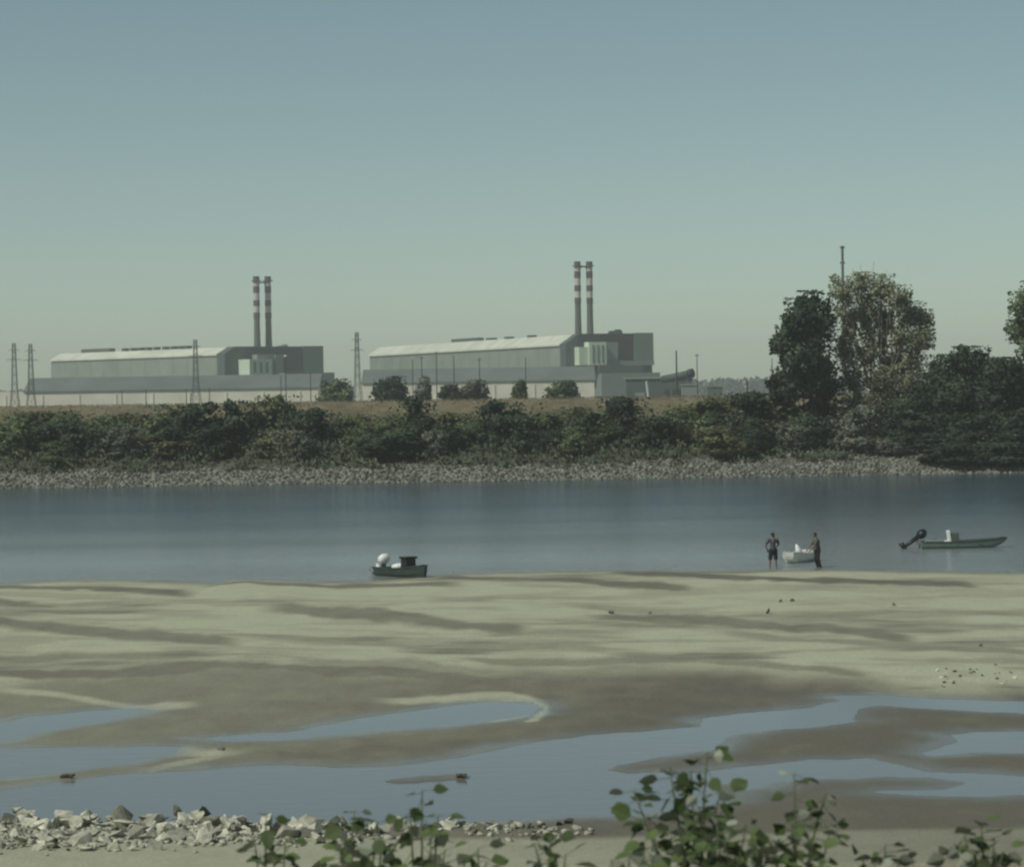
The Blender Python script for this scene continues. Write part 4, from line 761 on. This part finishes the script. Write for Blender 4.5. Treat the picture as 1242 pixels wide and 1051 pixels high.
# ------------------------------------------------------------------ people
def remeshed(q, name, material, parent, voxel):
    me = q.mesh(name, material); tmp = bpy.data.objects.new('tmp', me); COL.objects.link(tmp)
    r_ = tmp.modifiers.new('r', 'REMESH'); r_.mode = 'VOXEL'; r_.voxel_size = voxel; s_ = tmp.modifiers.new('s', 'SMOOTH'); s_.iterations = 2
    ev = tmp.evaluated_get(bpy.context.evaluated_depsgraph_get()); m2 = bpy.data.meshes.new_from_object(ev); bpy.data.objects.remove(tmp); m2.name = name
    m2.materials.clear(); m2.materials.append(M[material]); m2.polygons.foreach_set('use_smooth', [True] * len(m2.polygons)); return link(name, m2, parent)
def caps(q, pts, rad, flat=1.0):
    q.tube(pts, rad, 12, True, flat=flat)
    for p_, r_ in zip(pts, rad): q.ball(p_, r_ * 0.97 if flat == 1.0 else (r_ * .9, r_ * flat * .9, r_ * .9), 10, 7)
def hand(q, wr, dirv, side):
    d = Vector(dirv).normalized(); s_ = d.cross(Vector((0, 1, 0))) if abs(d.y) < .9 else Vector((1, 0, 0)); s_.normalize(); nrm = d.cross(s_); wr = Vector(wr)
    caps(q, [wr, wr + d * .05, wr + d * .09], [.028, .036, .038])
    for i, (of, ln) in enumerate(((-.030, .066), (-.010, .078), (.010, .072), (.030, .056))):
        b_ = wr + d * .095 + s_ * of; caps(q, [b_, b_ + d * ln * .5 + nrm * .004, b_ + d * ln * .9 + nrm * .018], [.010, .009, .008])
    b_ = wr + d * .04 - s_ * .035 * side; caps(q, [b_, b_ + d * .03 - s_ * .028 * side, b_ + d * .062 - s_ * .036 * side], [.013, .011, .009])
def person(px, face, label, pose, top, bottom, long_legs, zf):
    p_ = ground(*px); o = thing('person', (p_.x, p_.y, zf), label, 'person', None, face)
    J = pose; q = MB()
    for s_ in (0, 1):
        caps(q, J['leg'][s_], [.092, .062, .042, .038]); a = Vector(J['leg'][s_][-1]); caps(q, [a + Vector((0, .03, -.03)), a + Vector((0, -.08, -.045)), a + Vector((0, -.17, -.055))], [.045, .042, .032], .9)
        caps(q, J['arm'][s_], [.056, .042, .030]); e_, w_ = Vector(J['arm'][s_][1]), Vector(J['arm'][s_][2]); hand(q, w_, w_ - e_, 1 if s_ else -1)
    S = J['spine']; caps(q, S, [.155, .140, .165, .12], .68); h = Vector(J['head']); n_ = Vector(S[-1]); caps(q, [n_, n_.lerp(h, .7)], [.066, .058])
    rt = Matrix.Rotation(J.get('turn', 0), 3, 'Z'); q.ball(h, (.076, .096, .115), 14, 10, rot=rt); f = rt @ Vector((0, -1, 0)); sd_ = rt @ Vector((1, 0, 0))
    q.ball(h + f * .035 + Vector((0, 0, -.07)), (.055, .055, .05), 10, 7); q.ball(h + f * .10 + Vector((0, 0, -.015)), (.014, .018, .026), 7, 5); q.ball(h + f * .088 + Vector((0, 0, -.055)), (.026, .014, .012), 7, 5)
    for s_ in (-1, 1): q.ball(h + sd_ * .078 * s_ + Vector((0, 0, -.01)), (.014, .022, .034), 7, 5); q.ball(h + f * .082 + sd_ * .032 * s_ + Vector((0, 0, .022)), (.020, .016, .010), 7, 5)
    q.v = [tuple(v) for v in q.v]; remeshed(q, 'body', 'skin', o, .011)
    q = MB(); caps(q, S[:3] + [tuple(Vector(S[2]).lerp(Vector(S[3]), .7))], [.172, .158, .184, .13], .70)
    for s_ in (0, 1):
        a, b_ = Vector(J['arm'][s_][0]), Vector(J['arm'][s_][1]); caps(q, [Vector(S[2]).lerp(a, .5), a, a.lerp(b_, .75)], [.10, .078, .066])
    remeshed(q, 'shirt', top, o, .014)
    q = MB(); caps(q, [S[0], Vector(S[0]) - Vector((0, 0, .10))], [.176, .165], .74)
    for s_ in (0, 1):
        l_ = [Vector(v) for v in J['leg'][s_]]
        caps(q, [l_[0], l_[1], l_[2], l_[2].lerp(l_[3], .8)] if long_legs else [l_[0], l_[0].lerp(l_[1], .5), l_[0].lerp(l_[1], .92)], [.118, .086, .070, .064] if long_legs else [.122, .108, .100])
    remeshed(q, 'trousers' if long_legs else 'shorts', bottom, o, .014)
    q = MB(); q.ball(h + Vector((0, 0, .025)) - f * .016, (.083, .100, .105), 14, 9, rot=rt); q.ball(h - f * .045 + Vector((0, 0, -.03)), (.068, .058, .075), 12, 8, rot=rt)
    q.build('hair', 'hair', o, True)
    return o
# standing with one hand on the hip, back to the sandbank, feet in the shallows
poseA = {'leg': [[(-.10, 0, .93), (-.13, -.02, .50), (-.15, .02, .14), (-.15, .02, .08)], [(.10, 0, .93), (.14, -.03, .50), (.17, .01, .14), (.17, .01, .08)]],
         'arm': [[(-.20, 0, 1.43), (-.33, -.20, 1.20), (-.25, -.38, 1.05)], [(.20, 0, 1.43), (.38, .06, 1.19), (.29, -.02, .97)]],
         'spine': [(0, 0, .96), (0, -.01, 1.13), (0, -.01, 1.34), (0, 0, 1.50)], 'head': (.01, -.03, 1.665), 'turn': R(20)}
person((938, 688.5), R(180 + 8), 'person in dark shirt and shorts wading with one elbow out left of the dinghy', poseA, 'shirt_blue', 'shorts_dark', False, -.07)
# side on, leaning a little, both hands on the dinghy
poseB = {'leg': [[(-.10, 0, .93), (-.11, -.05, .50), (-.12, .05, .14), (-.12, .06, .08)], [(.10, .02, .93), (.10, .00, .50), (.11, .11, .14), (.11, .12, .08)]],
         'arm': [[(-.19, -.06, 1.41), (-.24, -.24, 1.16), (-.20, -.42, .94)], [(.19, -.06, 1.41), (.23, -.20, 1.14), (.18, -.40, .92)]],
         'spine': [(0, 0, .96), (0, -.02, 1.13), (0, -.05, 1.33), (0, -.07, 1.49)], 'head': (0, -.13, 1.65), 'turn': R(-10)}
person((991.5, 688), R(-90 + 12), 'person in dark trousers standing side on, reaching to the dinghy', poseB, 'shirt_olive', 'trousers', True, -.07)

# ------------------------------------------------------------------ stones and driftwood on the sand
def rock_mesh(seed, flat, material):
    g = random.Random(seed); bm = bmesh.new()
    for i in range(10):
        v = Vector((g.gauss(0, 1), g.gauss(0, 1), g.gauss(0, 1))).normalized() * g.uniform(.8, 1); bm.verts.new((v.x * .5, v.y * .42, v.z * .5 * flat))
    r_ = bmesh.ops.convex_hull(bm, input=bm.verts); bmesh.ops.delete(bm, geom=list({e_ for e_ in r_['geom_interior'] + r_['geom_unused'] if isinstance(e_, bmesh.types.BMVert)}), context='VERTS')
    me = bpy.data.meshes.new('stone'); bm.to_mesh(me); bm.free(); me.materials.append(M[material]); return me
pale_r = [rock_mesh(i, f, 'stone') for i, f in enumerate((.35, .55, .22, .65, .4, .2, .75, .3, .45, .25))]; dark_r = [rock_mesh(40 + i, f, 'dark_stone') for i, f in enumerate((.6, .8, .45, .7))]
def stone(u, v, wpx, dark, label, group, name='stone', lift=0.0, cat='stone'):
    p_ = ground(u, v, 0.05); z = max(sand_z(p_.x, p_.y), 0); s_ = wpx * p_.y / F_PX
    o = link(name, random.choice(dark_r if dark else pale_r)); o.location = (p_.x, p_.y, z + s_ * .14 + lift); o.scale = (s_, s_, s_); o.rotation_euler = (random.gauss(0, .45), random.gauss(0, .45), random.uniform(0, 6.28))
    return tag(o, label, cat, group)
random.seed(5)
lo = lambda u: np.interp(u, [-40, 0, 60, 120, 180, 230, 300, 420, 520, 700], [1006, 1004, 1006, 1008, 1008, 1006, 1008, 1010, 1004, 1006])
for i in range(262):
    u = random.uniform(-25, 425); t_ = random.random(); v = float(lo(u)) - 8 + 40 * t_ ** 1.5 * (1.0 if u < 200 else .62); s_ = random.choice((10, 13, 17, 22, 27, 32, 36)) * random.uniform(.8, 1.3) * (1.25 if 250 < u < 420 and random.random() < .35 else 1)
    sl_ = ''
    heap = max(0, 1 - t_ * 1.5) * (.8 + .5 * math.exp(-((u - 215) / 40) ** 2)); dk = random.random() < .07
    stone(u, v, s_, dk, 'dark stone wedged in the pale rubble heap by the pool' if dk else ('large pale slab' if s_ > 26 else 'pale angular block' if s_ > 15 else 'small pale chunk') + ' in the rubble heap beside the pool', 'dark stones in the rubble heap' if dk else ('large slabs' if s_ > 26 else 'angular blocks' if s_ > 15 else 'small chunks') + ' of the rubble heap', lift=heap * random.uniform(0, .26))
for i in range(66):
    u = 425 + 275 * random.random() ** 1.25; v = float(lo(u)) + random.gauss(-2, 4); dk = random.random() < .28
    stone(u, v, random.uniform(10, 30) * (1 if u < 600 else .6), dk, 'dark stone strewn on the sand past the end of the rubble heap' if dk else 'pale flat stone strewn on the sand past the rubble heap', 'dark strewn stones' if dk else 'pale strewn stones')
for i in range(26):
    dk = random.random() < .55
    stone(random.uniform(1134, 1232), random.gauss(822, 5), random.uniform(4, 10), dk, 'dark clod in the patch of stones on the dry sand near the inlet' if dk else 'pale pebble in the patch of stones on dry sand near the inlet', 'dark clods of the stone patch' if dk else 'pale pebbles of the stone patch')
for u, v, s_, lb in ((946, 735, 9, 'dark stone lying left in the pair on the pale dry sand'), (961, 734, 9, 'dark stone lying right in the pair on the pale dry sand'), (931, 749, 14, 'flat dark stone below the pair on pale dry sand'), (268, 909, 13, 'single dark stone on the pale sand tip between two pools'),
                 (742, 748, 12, 'dark stone at the start of the damp streak'), (788, 748, 8, 'small dark stone on the upper edge of the damp streak'), (1083, 739, 9, 'small dark stone on pale dry sand below the floating flat boat'), (1189, 789, 9, 'small pale brown stone on the damp line above the stone patch')):
    stone(u, v, s_, True, lb, None)
def driftwood(u, v, wpx, label):
    p_ = ground(u, v, .05); s_ = wpx * p_.y / F_PX; o = thing('driftwood', (p_.x, p_.y, max(0, sand_z(p_.x, p_.y))), label, 'driftwood', None, R(8))
    MB().tube([(-s_ * .5, 0, .03), (-s_ * .1, .05, .05), (s_ * .25, 0, .04), (s_ * .5, .04, .07)], [.03, .05, .045, .02], 7).build('log', 'driftwood', o, True); MB().tube([(s_ * .15, 0, .04), (s_ * .34, -.25, .06)], [.03, .02], 6).build('branch', 'driftwood', o, True); MB().tube([(-s_ * .25, 0, .04), (-s_ * .36, .25, .05)], [.03, .02], 6).build('stub', 'driftwood', o, True)
driftwood(82, 941, 18, 'dark driftwood snag on the sand spit between the two left pools'); driftwood(560, 941, 12, 'dark driftwood snag on the narrow islet in the pool')
# grit round the rubble
N = 1300; uu = np.where(rng.random(N) < .93, rng.uniform(-30, 430, N), 400 + 330 * rng.random(N) ** 1.6); vv_ = rng.normal(1011, 10, N); P3 = []
for a, b_ in zip(uu, vv_):
    g_ = ground(a, max(b_, 998), .05); P3.append((g_.x, g_.y, 0))
P3 = np.array(P3); zz, _, _ = sand_fields(P3[:, 0][None], P3[:, 1][None]); P3[:, 2] = np.maximum(zz[0], 0) + .02
tag(link('rubble_grit', rock_cloud('rubble_grit', P3, rng.uniform(.05, .20, N), 'stone', .6, 8)), 'small stone chips scattered round the rubble heap', 'grit', kind='stuff')

# ------------------------------------------------------------------ leafy saplings on the near bank
def leaf_mesh(seed):
    g = random.Random(seed); n_ = 5; top = []; 
    prof_ = [(0, 0), (.18, .30), (.42, .42), (.70, .30), (1.0, 0)]; cup = g.uniform(.05, .16); curl = g.uniform(-.25, .05)
    q = MB(); L_ = []; Rr_ = []; Mi = []
    for x, w_ in prof_:
        j = g.uniform(.88, 1.12); zc = curl * x * x
        Mi.append((x, 0, zc)); L_.append((x + g.uniform(-.03, .03), w_ * j, zc + cup * w_ * 2)); Rr_.append((x + g.uniform(-.03, .03), -w_ * j, zc + cup * w_ * 2))
    for off, mi, flip in ((0, 0, False), (-.02, 1, True)):
        vs = [(a, b_, c + off) for a, b_, c in Mi + L_[1:-1] + Rr_[1:-1]]; k = n_
        fs = [(0, 1, k), (0, k + 3, 1), (1, 2, k + 1, k), (1, k + 3, k + 4, 2), (2, 3, k + 2, k + 1), (2, k + 4, k + 5, 3), (3, 4, k + 2), (3, k + 5, 4)]
        q.add(vs, [f[::-1] for f in fs] if flip else fs, mi)
    q.tube([(-.7, 0, .0), (0, 0, -.01)], [.02, .018], 4, mi=0)
    return q.mesh('leaf', ['leaf_top', 'leaf_under'])
leaves = [leaf_mesh(i) for i in range(9)]
def sapling(Y, ub, tips, label, per=9, size=.118):
    gz = float(near_bank_z(Y)); b = at(ub, 1050, Y); o = thing('poplar_sapling', (b.x, Y, gz), label, 'sapling', 'leafy saplings on the near bank')
    for (u, v) in tips:
        dy = random.uniform(-.4, .4); tp = at(u, v, Y + dy); tl = Vector((tp.x - b.x, dy, tp.z - gz)); base_ = Vector((random.gauss(0, .03), random.gauss(0, .03), -.05)); mid = base_.lerp(tl, .5) + Vector((-(tl.x) * .18 + random.gauss(0, .04), random.gauss(0, .04), .05))
        pts = [((1 - s) ** 2) * base_ + 2 * s * (1 - s) * mid + s * s * tl for s in [i / 8 for i in range(9)]]
        MB().tube(pts, [.014 - .0012 * i for i in range(9)], 5).build('stem', 'stem', o, True)
        for i in range(int(per * 2.8)):
            s = 1 - (i / (per * 2.8)) ** 1.45 * .75; q_ = ((1 - s) ** 2) * base_ + 2 * s * (1 - s) * mid + s * s * tl
            c = link('leaf', random.choice(leaves), o); k = size * random.uniform(.55, 1.15) * (.8 if i == 0 else 1); c.scale = (k, k, k)
            az = i * 2.4 + random.uniform(-.5, .5); pt_ = random.uniform(-.9, .45); fl = random.random() < .09; ro = random.gauss(0, .7) + (math.pi if fl else 0); c.scale = (k * .7,) * 3 if fl else c.scale; k = k * .7 if fl else k
            rm = Matrix.Rotation(az, 3, 'Z') @ Matrix.Rotation(-pt_, 3, 'Y') @ Matrix.Rotation(ro, 3, 'X'); c.rotation_euler = rm.to_euler(); c.location = q_ + rm @ Vector((.68 * k, 0, 0))
    return o
random.seed(21)
sapling(17.0, 846, [(858, 912), (812, 930), (768, 958), (838, 934), (874, 958), (786, 990), (856, 985), (822, 1000), (845, 1005)], 'tallest leafy sapling, its top reaching over the sand tongue in the pool', 10)
sapling(16.5, 962, [(963, 938), (1002, 962), (958, 990), (930, 1012), (988, 1005), (940, 1030), (1008, 1000)], 'sparse sapling with white leaf undersides and a lone high leaf tuft', 7)
sapling(16.2, 890, [(905, 1000), (880, 1015), (915, 1030), (860, 1030), (895, 1040), (935, 1020), (870, 1000)], 'bushy low sapling between the tallest one and the white flecked one', 10)
sapling(18.0, 516, [(512, 958), (497, 980), (531, 988), (522, 1015), (540, 1030)], 'sapling topped by a single bright green tuft above the pool', 6)
sapling(18.2, 432, [(430, 982), (456, 998), (404, 1004), (440, 1014), (462, 1030), (420, 1025)], 'sapling standing before the end of the rubble heap', 8)
sapling(18.5, 328, [(323, 988), (308, 1012), (346, 1020), (332, 1040)], 'slight sapling before the middle of the rubble heap', 6)
sapling(17.2, 578, [(560, 1035), (580, 1028), (590, 1045)], 'short sapling with a few dark leaves right of the bright tufted one', 5)
sapling(17.4, 664, [(648, 1022), (686, 1036), (668, 1012), (655, 1040)], 'short sapling on bare sand before the last strewn stones', 5)
sapling(16.4, 760, [(742, 1042), (764, 1036), (782, 1030), (800, 1035)], 'low sapling at the left foot of the tallest one', 6)
sapling(16.8, 1068, [(1046, 1036), (1074, 1024), (1090, 1044), (1060, 1045)], 'low sapling on dry sand right of the white flecked one', 7)
sapling(17.0, 1190, [(1190, 998), (1170, 1012), (1206, 1016), (1216, 1032), (1158, 1022), (1185, 1030)], 'isolated leafy sapling with upright narrow top beyond the low one', 7)

# ------------------------------------------------------------------ haze
mh = bpy.data.materials.new('haze'); mh.use_nodes = True; t = mh.node_tree; t.nodes.clear(); ou = t.nodes.new('ShaderNodeOutputMaterial'); pv = t.nodes.new('ShaderNodeVolumePrincipled')
pv.inputs['Color'].default_value = (0.93, 1.0, 1.0, 1); pv.inputs['Density'].default_value = 0.00021; pv.inputs['Anisotropy'].default_value = 0.0; t.links.new(pv.outputs[0], ou.inputs['Volume'])
q = MB(); q.box((0, 1990, 36), (3300, 4120, 77)); hz_ = q.build('haze', [mh]); tag(hz_, 'thin pale summer haze filling the air over the river', 'haze', kind='stuff')
